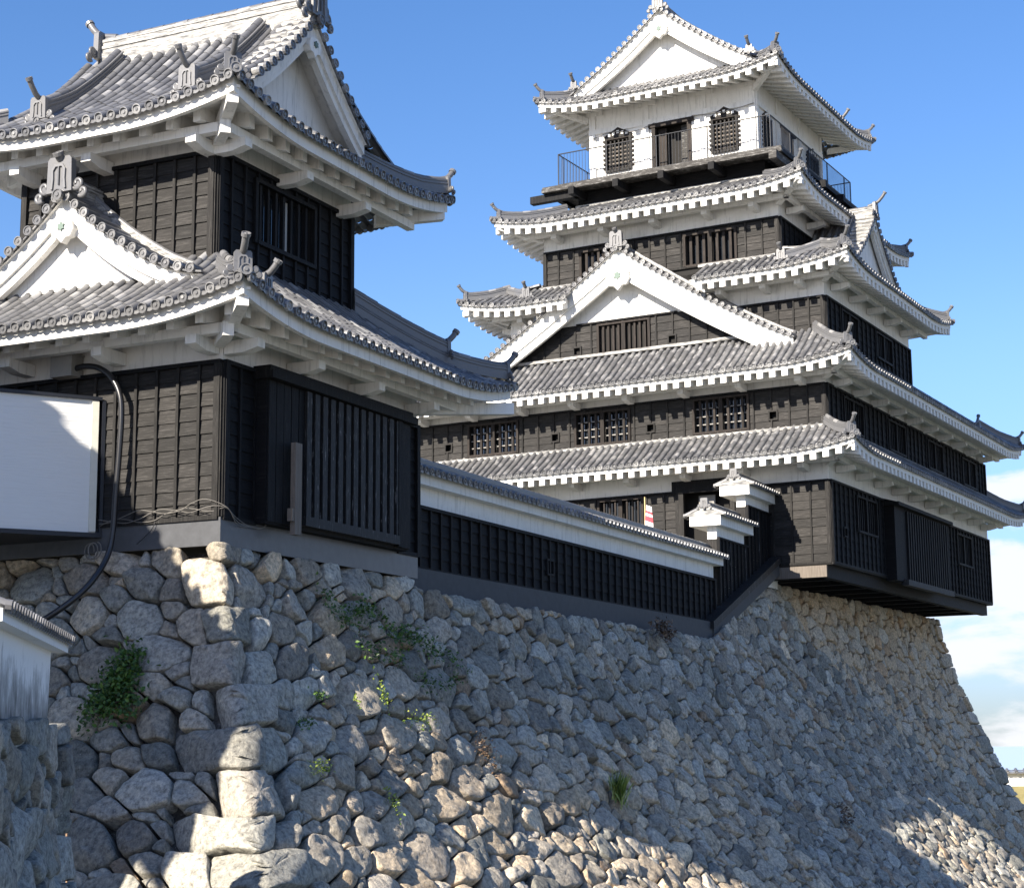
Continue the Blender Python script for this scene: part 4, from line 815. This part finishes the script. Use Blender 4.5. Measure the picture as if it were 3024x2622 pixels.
# ================================================================== DRY-STONE WALLS
def vnoise(P, seed):
    """trilinear value noise"""
    I = np.floor(P).astype(np.int64); Fr = P-I; Fr = Fr*Fr*(3-2*Fr); r = 0
    for dx in (0, 1):
        for dy in (0, 1):
            for dz in (0, 1):
                h = ((I[..., 0]+dx)*73856093) ^ ((I[..., 1]+dy)*19349663) ^ ((I[..., 2]+dz)*83492791) ^ (seed*2654435)
                h = (h ^ (h >> 13))*1274126177 & 0xffffffff; v = ((h ^ (h >> 16)) & 0xffff)/65535.0
                r = r+v*np.where(dx, Fr[..., 0], 1-Fr[..., 0])*np.where(dy, Fr[..., 1], 1-Fr[..., 1])*np.where(dz, Fr[..., 2], 1-Fr[..., 2])
    return r-.5
def fbm(P, seed, o=3): return sum(vnoise(P*2**k, seed+k)*.5**k for k in range(o))
def stone_wall(name, path, bfun, ztop, zbot, svals, spacing, sizes, tint, corner_s=(), joint=.15, seed=1, cap=.7, parent_loc=TLOC, parent_rz=-TA, big=None, corner_h=.62, rough=1., facet=1.):
    """one continuous battered face of irregular stones wrapped round a plan path.
    path: plan points; outside is to the right of the walking direction"""
    rng = np.random.default_rng(seed); path = [np.array(p, float) for p in path]; seg = np.diff(path, axis=0); ln = np.linalg.norm(seg, axis=1); cum = np.r_[0, np.cumsum(ln)]
    nrm = [np.array([d[1], -d[0]])/l for d, l in zip(seg, ln)]; tan = [d/l for d, l in zip(seg, ln)]
    k = len(seg); mit = []
    for i in range(k+1):
        if i == 0: mit.append(nrm[0])
        elif i == k: mit.append(nrm[-1])
        else: m = nrm[i-1]+nrm[i]; mit.append(m/np.dot(m, nrm[i]))
    smin, smax = svals; zmx = max(ztop(q) for q in np.linspace(smin, smax, 200))
    zd = np.arange(zmx+.4, zbot, -.02); td = np.r_[0, np.cumsum(np.hypot(.02, np.abs(np.diff(bfun(zd)))))]
    z2t = lambda z: -np.interp(-np.asarray(z), -zd, td); t2z = lambda t: np.interp(-np.asarray(t), td, zd); tb = -td[-1]
    ss_ = np.linspace(smin, smax, 600); tt_ = z2t(np.array([ztop(q) for q in ss_])); ttop = lambda q: np.interp(q, ss_, tt_)
    def place(S, T, H):
        """wall coordinates (along, up the slope, out of the face) to space"""
        S, T, H = np.asarray(S), np.asarray(T), np.asarray(H); z = t2z(T); i = np.clip(np.searchsorted(cum, S, side='right')-1, 0, k-1)
        P0, TN, NM, M0, M1 = (np.array(q) for q in (path[:-1], tan, nrm, mit[:-1], mit[1:])); a = S-cum[i]; b = cum[i+1]-S
        base = P0[i]+TN[i]*a[:, None]; t0 = (M0*TN).sum(1)[i]*np.maximum(0, 1-a/9); t1 = (M1*TN).sum(1)[i]*np.maximum(0, 1-b/9)
        o = NM[i]+TN[i]*(t0+t1)[:, None]; h = NM[i].copy(); pv, nx = NM[np.maximum(i-1, 0)], NM[np.minimum(i+1, k-1)]
        h += np.where((i > 0) & (a < .22), .5*(1-a/.22), 0)[:, None]*pv+np.where((i < k-1) & (b < .22), .5*(1-b/.22), 0)[:, None]*nx
        h /= np.linalg.norm(h, axis=1)[:, None]; N3 = np.c_[h, (bfun(z-.06)-bfun(z+.06))/.12]; N3 /= np.linalg.norm(N3, axis=1)[:, None]
        P = np.c_[base+o*bfun(z)[:, None], z]; return P+N3*H[:, None], N3
    # ---- sizes and places of the stones
    AX = 1.14; seeds = []; occ = {}; cs_ = .5; rects = []
    def ok(q, z, r, f):
        for x0, x1, y0, y1 in rects:
            if x0-r*.28 < q < x1+r*.28 and y0-r*.28 < z < y1+r*.28: return False
        ci, cj = int(q/cs_), int(z/cs_-1000)
        for a in range(ci-3, ci+4):
            for b in range(cj-3, cj+4):
                for p in occ.get((a, b), ()):
                    if ((p[0]-q)/AX)**2+((p[1]-z)*AX)**2 < ((p[2]+r)*f)**2: return False
        return True
    def put(q, z, r, H, big_=False): p = (q, z, r, H, big_); seeds.append(p); occ.setdefault((int(q/cs_), int(z/cs_-1000)), []).append(p)
    for cn in corner_s:                                              # long and short corner stones, alternating
        z = float(ttop(cn))-.02; i = 0
        while z > tb:
            h = corner_h*(.5 if i == 0 else rng.uniform(.84, 1.2)); wl, wr = (rng.uniform(.95, 1.3), rng.uniform(.45, .62)) if i % 2 else (rng.uniform(.5, .68), rng.uniform(.9, 1.2)); g0 = min(1., .62+.05*i); rects.append((cn-wl*g0, cn+wr*g0, z-h, z)); z -= h; i += 1
    area = (smax-smin)*(np.mean(tt_)-tb)
    for stage, (f0, f1, tries, fr) in enumerate(((1.0, 1.55, 8, .90), (.62, 1.0, 18, .85), (.36, .6, 20, .83), (.22, .34, 9, .86))):
        for _ in range(int(area*tries)):
            q = rng.uniform(smin, smax); z = rng.uniform(tb, float(ttop(q))-.03); r = sizes(q, float(t2z(z)))*rng.uniform(f0, f1)*.5
            if ok(q, z, r, fr): put(q, z, r, rng.uniform(-.015, .05) if stage < 2 else rng.uniform(-.06, .0))
    A = np.array([[p[0]/AX, p[1]*AX, p[2], p[3], p[4]] for p in seeds]); n = len(A); bins = {}
    for i in range(len(seeds)): bins.setdefault((int(A[i, 0]//.7), int(A[i, 1]//.7)), []).append(i)
    nrect = len(rects)
    for x0, x1, y0, y1 in rects: A = np.vstack([A, [(x0+x1)/2/AX, (y0+y1)/2*AX, .5, .05+rng.random()*.06, 1]])
    n = len(A)
    def clip(poly, nx, ny, c):
        out = []; d = [p[0]*nx+p[1]*ny-c for p in poly]
        for i in range(len(poly)):
            p, q, dp, dq = poly[i-1], poly[i], d[i-1], d[i]
            if (dp <= 0) != (dq <= 0): t = dp/(dp-dq); out.append((p[0]+(q[0]-p[0])*t, p[1]+(q[1]-p[1])*t))
            if dq <= 0: out.append(q)
        return out
    PS, PT, PH, PID, FQ, FT, off = [], [], [], [], [], [], 0
    for i in range(n):
        x, y, r, H, bg_ = A[i]; w = r*2.3+.30; poly = [(x-w, y-w), (x+w, y-w), (x+w, y+w), (x-w, y+w)]; bi, bj = int(x//.7), int(y//.7)
        isr = i >= n-nrect
        nb = [] if isr else [j for a in range(bi-2, bi+3) for b in range(bj-2, bj+3) for j in bins.get((a, b), ()) if j != i]
        nb.sort(key=lambda j: (A[j, 0]-x)**2+(A[j, 1]-y)**2-A[j, 2]**2)
        g_ = rng.uniform(.011, .024) if r > .12 else .008
        for j in nb[:26]:
            dx, dy = A[j, 0]-x, A[j, 1]-y; L_ = math.hypot(dx, dy); poly = clip(poly, dx/L_, dy/L_, ((A[j, 0]**2+A[j, 1]**2-x*x-y*y)+(r*r-A[j, 2]**2))/(2*L_)-g_)
            if len(poly) < 3: break
        if isr:
            x0, x1, y0, y1 = rects[i-(n-nrect)]; jt = lambda: rng.uniform(-.05, .05); x0, x1, y0, y1 = (x0+.014)/AX, (x1-.014)/AX, (y0+.014)*AX, (y1-.014)*AX
            poly = [(x0+jt(), y0), ((x0+x1)/2, y0+abs(jt())*.4), (x1+jt(), y0), (x1+jt()*.6, (y0+y1)/2), (x1+jt(), y1), ((x0+x1)/2, y1-abs(jt())*.4), (x0+jt(), y1), (x0+jt()*.6, (y0+y1)/2)]
        else:
            X_, Y_ = x*AX, y/AX
            for x0, x1, y0, y1 in rects:
                if X_+w*AX < x0 or X_-w*AX > x1 or Y_+w/AX < y0 or Y_-w/AX > y1: continue
                dd = [x0-X_, X_-x1, y0-Y_, Y_-y1]; m_ = int(np.argmax(dd))
                poly = clip(poly, *((1, 0, x0/AX-g_), (-1, 0, -x1/AX-g_), (0, 1, y0*AX-g_), (0, -1, -y1*AX-g_))[m_])
                if len(poly) < 3: break
        if len(poly) < 3: continue
        e_ = .5; sl_ = float(ttop(x*AX+e_)-ttop(x*AX-e_))/(2*e_); sl_ = sl_ if abs(sl_) < 1.5 else 0; poly = clip(poly, -sl_*AX*AX, 1., float(ttop(x*AX))*AX-sl_*AX*AX*x-.01)
        poly = clip(poly, 0, -1, -tb*AX)
        if len(poly) < 3: continue
        P = np.array(poly)/(AX, AX)*(AX*AX, 1); cut = rng.uniform(.04, .15)
        P = np.stack([P*(1-cut)+np.roll(P, -1, 0)*cut, P*cut+np.roll(P, -1, 0)*(1-cut)], 1).reshape(-1, 2)
        P = np.stack([P*.78+np.roll(P, -1, 0)*.22, P*.22+np.roll(P, -1, 0)*.78], 1).reshape(-1, 2)
        dseg = np.linalg.norm(np.roll(P, -1, 0)-P, axis=1); per = dseg.sum()
        if per < .16: continue
        c = P.mean(0); rho = per/6.28; m = int(np.clip(per/spacing(c[0]), 8, 48)); cu = np.r_[0, np.cumsum(dseg)]; Pc = np.vstack([P, P[:1]]); u = np.linspace(0, per, m, endpoint=False)
        B = np.c_[np.interp(u, cu, Pc[:, 0]), np.interp(u, cu, Pc[:, 1])]-c
        bev = min(.034, .17*rho)*rng.uniform(.6, 1.3); dome = rng.uniform(-.02, .05)*rho; tl = rng.normal(size=2)*.09; fc = [(rng.uniform(0, 6.28), facet*rng.uniform(.15, .75), rng.uniform(.2, .75)*rho) for _ in range(3)]
        rows = []
        for f, hh in ((.93, -.34), (1.0, -bev*.9), (1-.35*bev/rho, -.32*bev), (1-bev/rho, 0.), ((1-bev/rho)*.78, .45*dome), ((1-bev/rho)*.52, .8*dome), ((1-bev/rho)*.26, dome)):
            q = B*f; top = tl[0]*q[:, 0]+tl[1]*q[:, 1]
            for an, gs, c0 in fc: top = np.minimum(top, top-gs*(math.cos(an)*q[:, 0]+math.sin(an)*q[:, 1]-c0))
            rows.append((q+c, hh+(H+top if hh > -.33 else 0*top)))
        for q, hh in rows: PS.append(q[:, 0]); PT.append(q[:, 1]); PH.append(hh)
        PS.append(c[:1]); PT.append(c[1:]); PH.append(np.array([H+dome])); kr = len(rows); nv = kr*m+1; PID.append(np.full(nv, i))
        ii = np.arange(m); jj = (ii+1) % m
        for rr in range(kr-1): FQ.append(np.stack([rr*m+ii, rr*m+jj, (rr+1)*m+jj, (rr+1)*m+ii], 1)+off)
        FT.append(np.stack([(kr-1)*m+ii, (kr-1)*m+jj, np.full(m, nv-1)], 1)+off); off += nv
    S_, T_, H_, ID = (np.concatenate(q) for q in (PS, PT, PH, PID))
    Q = np.stack([S_*1.5, T_*1.5, S_*0+seed], -1); S_ = S_+.10*fbm(Q, seed+5, 2); T_ = np.minimum(T_+.10*fbm(Q, seed+9, 2), ttop(S_)-.01)
    front = H_ > -.33; P3, N3 = place(S_, T_, H_*0); R3 = rough*(.070*fbm(P3*2.4, seed+20, 3)+.055*fbm(P3*7.5, seed+31, 3)-.07*np.abs(fbm(P3*3.5+ID[:, None]*.37, seed+40, 3)))
    H_ = H_+np.where(front, R3, 0); Pos = P3+N3*H_[:, None]+np.where(front, 1, 0)[:, None]*.020*np.stack([fbm(P3*6., seed+50+a, 2) for a in range(3)], -1)
    # ---- earth and rubble packing behind the stones
    gs, gt = np.linspace(smin, smax, int((smax-smin)/.25)), np.r_[np.linspace(0, 1, 60)]; GS, GT = np.meshgrid(gs, gt, indexing='ij'); TT = ttop(GS)-.02+(tb-ttop(GS))*GT
    Pb, _ = place(GS.ravel(), TT.ravel(), np.full(GS.size, -.30)); ti = ttop(gs)-.02; Pe, Ne = place(gs, ti, np.full(gs.size, -.30)); Pc2 = Pe-np.c_[Ne[:, :2], 0*Ne[:, 0]]*cap
    nb0 = len(Pos); Pos = np.vstack([Pos, Pb, Pc2]); ng = len(gs); idx = np.arange(ng*60).reshape(ng, 60)+nb0; ci = np.arange(ng)+nb0+ng*60
    FQ.append(np.stack([idx[:-1, :-1], idx[1:, :-1], idx[1:, 1:], idx[:-1, 1:]], -1).reshape(-1, 4)); FQ.append(np.stack([ci[:-1], ci[1:], idx[1:, 0], idx[:-1, 0]], -1))
    fq, ft = np.concatenate(FQ), np.concatenate(FT); me = bpy.data.meshes.new(name); me.vertices.add(len(Pos)); me.vertices.foreach_set('co', Pos.astype(np.float32).ravel())
    me.loops.add(fq.size+ft.size); me.loops.foreach_set('vertex_index', np.r_[fq.ravel(), ft.ravel()].astype(np.int32)); me.polygons.add(len(fq)+len(ft))
    lt = np.r_[np.full(len(fq), 4), np.full(len(ft), 3)]; me.polygons.foreach_set('loop_start', np.r_[0, np.cumsum(lt)[:-1]].astype(np.int32)); me.polygons.foreach_set('loop_total', lt.astype(np.int32))
    me.polygons.foreach_set('use_smooth', np.ones(len(lt), bool)); me.update(calc_edges=True)
    col = np.array([tint(a[0]*AX, float(t2z(a[1]/AX)), rng) for a in A]); cc = np.ones((len(Pos), 4)); cc[:len(ID), :3] = col[ID]; cc[len(ID):, :3] = (.07, .062, .052)
    at = me.color_attributes.new('tint', 'FLOAT_COLOR', 'POINT'); at.data.foreach_set('color', cc.ravel().astype(np.float32))
    me.materials.append(MATS['rubble stone']); o = bpy.data.objects.new(name, me); COL.objects.link(o); o.location = parent_loc; o.rotation_euler = (0, 0, parent_rz)
    return o
def interp_b(zs, bs): zs, bs = np.array(zs), np.array(bs); return lambda z: np.interp(-np.asarray(z), -zs, bs)
PAL = [(.225, .232, .215), (.27, .275, .255), (.335, .335, .31), (.30, .28, .24), (.34, .315, .27), (.25, .242, .22), (.295, .30, .28)]
PALW = [(.43, .37, .285), (.40, .35, .28), (.48, .415, .32), (.36, .335, .285), (.33, .315, .28), (.43, .355, .26), (.32, .29, .245)]
def tintT(s, z, g):
    w = np.clip((z-1.5)/2.0, 0, 1)*.55 if s < 24 else .05                    # warmer stones near the top, greyer away
    w = max(w, np.clip((.9-z)/1.5, 0, 1)*.85 if 10.5 < s < 30 else 0)  # browner lower stones, with the sun's warmth also put into their tint
    p = PALW if g.random() < w else PAL
    c = np.array(p[g.integers(len(p))])*g.uniform(.70, 1.40)*np.array((1.12, 1.06, .99))
    if g.random() < .03: c = np.array((.34, .25, .17))*g.uniform(.8, 1.1)
    return c
def tintK(s, z, g):
    w = np.clip((z+3)/6, .25, .92); p = PALW if g.random() < w else PAL
    c = np.array(p[g.integers(len(p))])*g.uniform(.72, 1.30)*np.array((1.50, 1.37, 1.24))
    if g.random() < .03: c = np.array((.50, .35, .22))*g.uniform(.8, 1.1)
    return c*min(1., .56/max(c))
bT = interp_b([6.5, 3.5, 2.8, 2.1, 1.5, .7, 0, -.5, -1.4, -1.9, -3, -5, -7.5], [-.75, 0, .29, .58, .86, 1.24, 1.62, 1.92, 2.50, 2.88, 3.85, 5.75, 8.2])
bK = interp_b([5.6, 4.9, 4.2, 2.64, 1.37, .11, -1.57, -2.83, -4.6, -7.5], [.20, .33, .45, .84, 1.28, 1.75, 2.40, 2.88, 3.65, 5.2])
def ztT(s):                                                          # s = 0 at the far left of the front, corner at s = 9
    y = s-9.0
    if y < 0: return 3.45+.012*y
    return float(np.interp(y, [0, 6.6, 6.9, 24.6, 31.4, 33.4, 35.4, 60], [3.45, 3.44, 3.22, 3.14, 5.40, 5.42, 3.35, 3.3]))
def sizT(s, z):
    y = s-9.0
    if y < 0: return .58+.18*math.exp(-abs(y)/1.5)
    return float(np.interp(y, [0, 4, 10, 24], [.70, .64, .55, .50]))
sw = stone_wall('dry_stone_wall', [(-9, 0), (0, 0), (0, 43)], bT, ztT, -6.6, (1.5, 52.0), lambda q: float(np.interp(q, [9, 17, 28], [.055, .06, .085])), sizT, tintT, corner_s=(9.0,), seed=3, rough=.75, facet=.85, joint=.30, corner_h=.70)
tag(sw, 'grey dry-stone rampart with curved batter under the turret and connecting wall', 'stone wall')
kw = stone_wall('dry_stone_wall', [(-6.0, .55), (-2.6, .55), (-2.6, 20.3), (-8.2, 20.3)], bK, lambda s: 5.44, -7.2, (.3, 28.5), lambda q: .085, lambda s, z: .54, tintK, corner_s=(3.4, 23.15), seed=8, rough=.55, facet=.6, joint=.27, parent_loc=KLOC, parent_rz=-KA, corner_h=.62)
tag(kw, 'tan dry-stone base flaring outwards below the keep', 'stone wall')
# side wall of bigger stones at the left edge, with a stained plaster wall on top
ua = rad(-7.7); us = V(math.sin(ua)*math.cos(TA)-math.cos(ua)*math.sin(TA), math.sin(ua)*math.sin(TA)+math.cos(ua)*math.cos(TA), 0); us = unit(us); un = V(us[1], -us[0], 0)
q_ = .78; camT = V(17.03, -24.36, 0); Fp = camT+q_*(V(-2.0, -1.65, 0)-camT)   # the wall end, short of the turret's rampart
pn = Fp-us*6.5+un*.08; pf = Fp+us*.62+un*.08
ss = stone_wall('dry_stone_wall', [pn[:2], pf[:2], (pf-un*1.6)[:2]], interp_b([.6, -1, -7], [0, .08, .5]), lambda s: .39+.03*math.sin(s*3), -6.4, (1.0, 8.6), lambda q: .05, lambda s, z: .62, lambda s, z, g: np.array(PAL[g.integers(len(PAL))])*g.uniform(.75, 1.25), seed=21, joint=.28, corner_s=(7.12,), corner_h=.5, rough=.6)
tag(ss, 'shaded stone wall at the left edge below the stained white wall', 'stone wall')
PW = empty('plaster_wall', TLOC, -TA); tag(PW, 'short white plaster wall streaked with black mould at the lower left edge', 'wall')
mb = MB(); mb.prism([(-5.6, .36), (-.52, .36), (-.36, 1.27), (-5.6, 1.27)], Fp-un*.32, us, Z, un*.32, 'stained plaster'); mb.build('wall_body', PW)
mb = MB(); mb.obox(Fp-us*5.6-un*.50+V(0, 0, 1.25), us*5.56, un*.67, V(0, 0, .125), 'stained plaster'); cp_ = mb.build('coping', PW)
mb = MB(); sl = Slope((Fp-us*5.6+un*.19)[:2], us, -un, 5.6, 1.40, .40, 0, 1, 0, .34); tiles(mb, sl, .2, .048, ov=.03, nd_=8); mb.build('coping_tiles', cp_)
pl_ = MB(); pl_.tube([(.438, -4.2, -.51), (.495, -4.2, -1.84), (.55, -4.2, -6.5)], .016, 'rusty rod', 8); o = pl_.build('iron_rod'); o.location = TLOC; o.rotation_euler = (0, 0, -TA); tag(o, 'thin rusty upright rod standing before the stones near the left edge', 'rod')

# ================================================================== PLANTS ON THE STONES
def onT(y, z): return V(float(bT(z))+.06, y, z), unit((1, 0, .45))
def onTf(x, z): return V(x, -float(bT(z))-.06, z), unit((0, -1, .45))
def leaves(name, label, cat, pts, nrm, n, size, spread, m, group=None, hang=.3, loc=TLOC, rz=-TA, tuft=0.):
    mb = MB(); g = np.random.default_rng(abs(hash(label)) % 1000 if False else len(label)*7+n); nrm = np.asarray(nrm, float)
    u = unit(np.cross(Z, nrm)); w = np.cross(nrm, u)
    for i in range(n):
        c = pts[g.integers(len(pts))]+(u*g.normal()*spread[0]+w*g.normal()*spread[1])+nrm*(abs(g.normal())*spread[2]+.02)
        s = size*g.uniform(.5, 1.2)
        if tuft: d = unit(w*1.0+u*g.normal()*.45+nrm*(.35+.5*g.random())); s = tuft*g.uniform(.5, 1.1); l = unit(np.cross(d, nrm+g.normal(size=3)*.3)); mb.add([c-l*.012, c+l*.012, c+d*s*.6+l*.008, c+d*s-V(0, 0, s*.18)], [(0, 1, 2), (0, 2, 3)], m); continue
        d = unit(nrm*.5+g.normal(size=3)*.6-Z*hang); l = unit(np.cross(d, nrm+g.normal(size=3)*.4)); k = np.cross(l, d)
        mb.add([c, c+d*s*.45+l*s*.30+k*.1*s, c+d*s, c+d*s*.45-l*s*.30+k*.1*s], [(0, 1, 2), (0, 2, 3)], m)
    o = mb.build(name); o.location = loc; o.rotation_euler = (0, 0, rz); tag(o, label, cat, group); return o
c, nn = onTf(-.95, 1.15); leaves('fern_bush', 'dense green leafy bush growing from the stones left of the corner', 'bush', [onTf(-1.15+.35*t, 1.35-.9*abs(t-.2))[0] for t in (-.6, -.3, 0, .2, .5)]+[c, onTf(-.7, .72)[0], onTf(-1.0, 1.5)[0], onTf(-1.05, .85)[0]], nn, 1500, .105, (.15, .16, .10), 'fern leaf')
def tr(seq, k=4): s_ = smooth(seq, k); return [onT(p[0], p[1])[0] for p in s_]
leaves('ivy', 'trailing green ivy over the upper stones below the turret end', 'ivy', tr([(2.6, 2.7), (3.0, 2.35), (3.6, 2.5), (4.2, 2.55), (4.8, 2.1), (5.4, 2.15), (6.0, 1.8)], 6)+tr([(3.2, 1.9), (3.9, 1.7), (4.7, 1.75)], 5), unit((1, 0, .4)), 1000, .085, (.13, .12, .06), 'fern leaf')
leaves('ivy', 'sparse ivy patch in the joints below the black boarded wall', 'ivy', tr([(5.9, 2.2), (6.5, 1.9), (7.1, 1.6)], 5)+tr([(5.0, 1.3), (5.8, 1.2), (6.6, 1.35)], 5), unit((1, 0, .4)), 300, .075, (.14, .11, .05), 'fern leaf')
for lab, y, z, n, sp, m_ in (('bright yellow-green sprig in a joint below the ivy', 3.35, .98, 90, (.06, .16, .05), 'yellow-green leaf'), ('small green weed on a shaded joint right of the corner stones', 1.15, .92, 90, (.12, .05, .04), 'fern leaf'),
        ('yellowish weed on the lit corner stones', .25, -.25, 110, (.16, .08, .05), 'yellow-green leaf'), ('pale sunlit weed among the rough lower stones', 1.9, -.85, 90, (.09, .12, .05), 'yellow-green leaf'), ('tiny pale shoot beside the yellow-green sprig', 2.35, .85, 30, (.04, .08, .03), 'yellow-green leaf'), ('thin trail of weeds below the yellow-green sprig', 4.4, .55, 110, (.30, .10, .03), 'yellow-green leaf'),
        ('low dark green weed by the foot of the first lit corner stone', .35, .45, 80, (.14, .06, .04), 'fern leaf')):
    c, nn = onT(y, z); leaves('weed', lab, 'weed', [c], nn, n, .065, sp, m_, 'weeds growing between the stones')
c, nn = onT(11.6, -1.0); leaves('grass_tuft', 'bright tuft of long grass sprouting from the rampart at mid wall', 'grass', [c], nn, 240, .2, (.16, .10, .03), 'yellow-green leaf', tuft=.60)
c, nn = onT(19.5, 3.0); leaves('dry_plant', 'withered brown plant hanging from the rampart top below the kerb', 'dead plant', [c+V(.1, 0, .05)], nn, 260, .14, (.30, .14, .10), 'dry weed', hang=.6)
c, nn = onT(6.4, -.02); leaves('dry_plant', 'dry brown weeds on a broken stone where sun meets shade', 'dead plant', [c], nn, 200, .07, (.20, .20, .06), 'dry weed')
leaves('dry_plant', 'small withered weed on the shaded lower rampart toward the keep', 'dead plant', [onT(27.0, -2.0)[0]], unit((1, 0, .5)), 120, .11, (.16, .22, .08), 'dry weed')

# banner in front of the keep
bo = empty('banner', KLOC, -KA); tag(bo, 'small red and white striped banner on a pole before the keep entrance', 'banner')
mb = MB(); mb.tube([(-5.27, -3.0, 5.0), (-5.26, -3.0, 8.10)], .022, 'bamboo', 6); mb.build('pole', bo)
mb = MB(); zz = np.linspace(6.2, 7.85, 20); R_ = []
for i in range(19):
    f = lambda z, t: V(-5.25+.25*t, -3.0+.05*math.sin(z*5+t*3), z-.10*t)
    mb.add([f(zz[i], 0), f(zz[i], 1), f(zz[i+1], 1), f(zz[i+1], 0)], [(0, 1, 2, 3)], 'flag red' if i in (16, 13, 14, 10, 8, 7, 4) else 'flag white')
mb.build('cloth', bo)

# ================================================================== SURROUNDINGS
def plane(name, x0, x1, y0, y1, z, m, kind='structure'):
    mb = MB(); mb.add([(x0, y0, z), (x1, y0, z), (x1, y1, z), (x0, y1, z)], [(0, 1, 2, 3)], m); o = mb.build(name); o['kind'] = kind; return o
plane('sea', -30000, 30000, -30000, 30000, -9.5, 'sea water')
g = np.random.default_rng(2); n = 90; xs = np.linspace(-150, 260, n); ys = np.linspace(-120, 170, n); GX, GY = np.meshgrid(xs, ys, indexing='ij')
camd = np.hypot(GX, GY); GZ = -6.9+5.3*np.clip((13-camd)/5, 0, 1)+.25*vnoise(np.stack([GX/6, GY/6, GX*0], -1), 4)
# land behind the camera stays at street level
GZ = np.where(GY < 3, np.maximum(GZ, -1.62+.0*GX), GZ); lft = (GX < -9) & (GY < 16); GZ = np.where(lft, np.maximum(GZ, -1.62), GZ)
mb = MB(); mb.grid(np.stack([GX, GY, GZ], -1), 'gravel earth'); o = mb.build('ground'); o['kind'] = 'structure'
plane('moat', -40, 80, 3, 100, -6.6, 'moat water')
# grassy bank and low white tile-capped wall far to the right
def at_px(px, py, dist): d = (px-1512)/F_PX*_R+(1311-py)/F_PX*_U+_F; d = d*(dist/math.hypot(d.x, d.y)); return d
mb = MB(); ba = at_px(2900, 2300, 118); bt = unit((math.cos(rad(8)), -math.sin(rad(8)), 0)); bn = V(bt[1], -bt[0], 0)
c0 = V(ba.x, ba.y, 0)
rows = [[c0+bt*t+bn*d+V(0, 0, z+.12*math.sin(t*.7+d)) for t in np.linspace(-60, 60, 60)] for d, z in ((-40, -2.7), (-1.5, -2.55), (0, -2.6), (3, -3.3), (9, -5.2), (15, -7.2))]
mb.grid(rows, 'dry grass'); o = mb.build('grass_bank'); o['kind'] = 'structure'
FW = empty('garden_wall'); tag(FW, 'low white tile-capped wall on the grassy bank far behind the keep', 'wall')
w0 = c0-bn*.6
mb = MB(); mb.obox(w0-bt*50+V(0, 0, -2.7), bt*100, -bn*.3, V(0, 0, 1.02), 'white plaster'); 
for i in range(22): mb.obox(w0-bt*50+bt*(4.6*i)+bn*.03+V(0, 0, -2.6), bt*.12, bn*.12, V(0, 0, .95), 'grey timber')
mb.build('plaster_face', FW)
mb = MB(); sl = Slope((w0-bt*50+bn*.35)[:2], bt, -bn, 100, -1.66, .35, 0, 1, 0, .5); tiles(mb, sl, .55, .10, ov=.03, nd_=8); mb.build('coping_tiles', FW)

# the neighbouring gatehouse out of view to the left, whose roof shades the lower left of the turret
gp = T2W(-.75, -10, 0); G_ = empty('gatehouse', gp, -TA-rad(14.3)); tag(G_, 'tile-roofed gatehouse standing left of the view, casting the stepped shadow', 'gatehouse')
gy0, gy1, gxr, ez, gxm, gz = -7.0, 0.0, 0.0, 6.58, -6.8, 13.25
mb = MB(); mb.box((2*gxm+.55, gy0+.5, -1.8), (-.55, gy1-.5, 6.6), 'white plaster'); mb.prism([(-6.2, 0), (6.2, 0), (0, 5.6)], (gxm, gy1-.6, 6.6), X, Z, (0, -6.5, 0), 'white plaster'); mb.build('wall', G_)
mb = MB()
for sg in (1, -1):
    sl = Slope((gxm+sg*(gxr-gxm), gy0 if sg > 0 else gy1), (0, sg, 0), (-sg, 0, 0), gy1-gy0, ez, .80, .027, 1, 0, gxr-gxm); tiles(mb, sl, .30, .085, nd_=8)
    mb.grid([[sl.pt(a, d, -.05) for a in (0, sl.L)] for d in np.linspace(0, sl.D, 14)], 'grey roof tile', False)
for d in np.arange(.2, 6.7, .30): z = ez+.8*d+.027*d*d; roll(mb, [(gxr-d, gy1+.15, z+.05), (gxr-d, gy1-.4, z+.05)], (.77, 0, -.62), .10, 'grey roof tile')
mb.build('tiled_roof', G_)
ridge(G_, [(gxm, gy0, gz+.1), (gxm, gy1, gz+.1)], 1.2, 1.2, name='main_ridge')
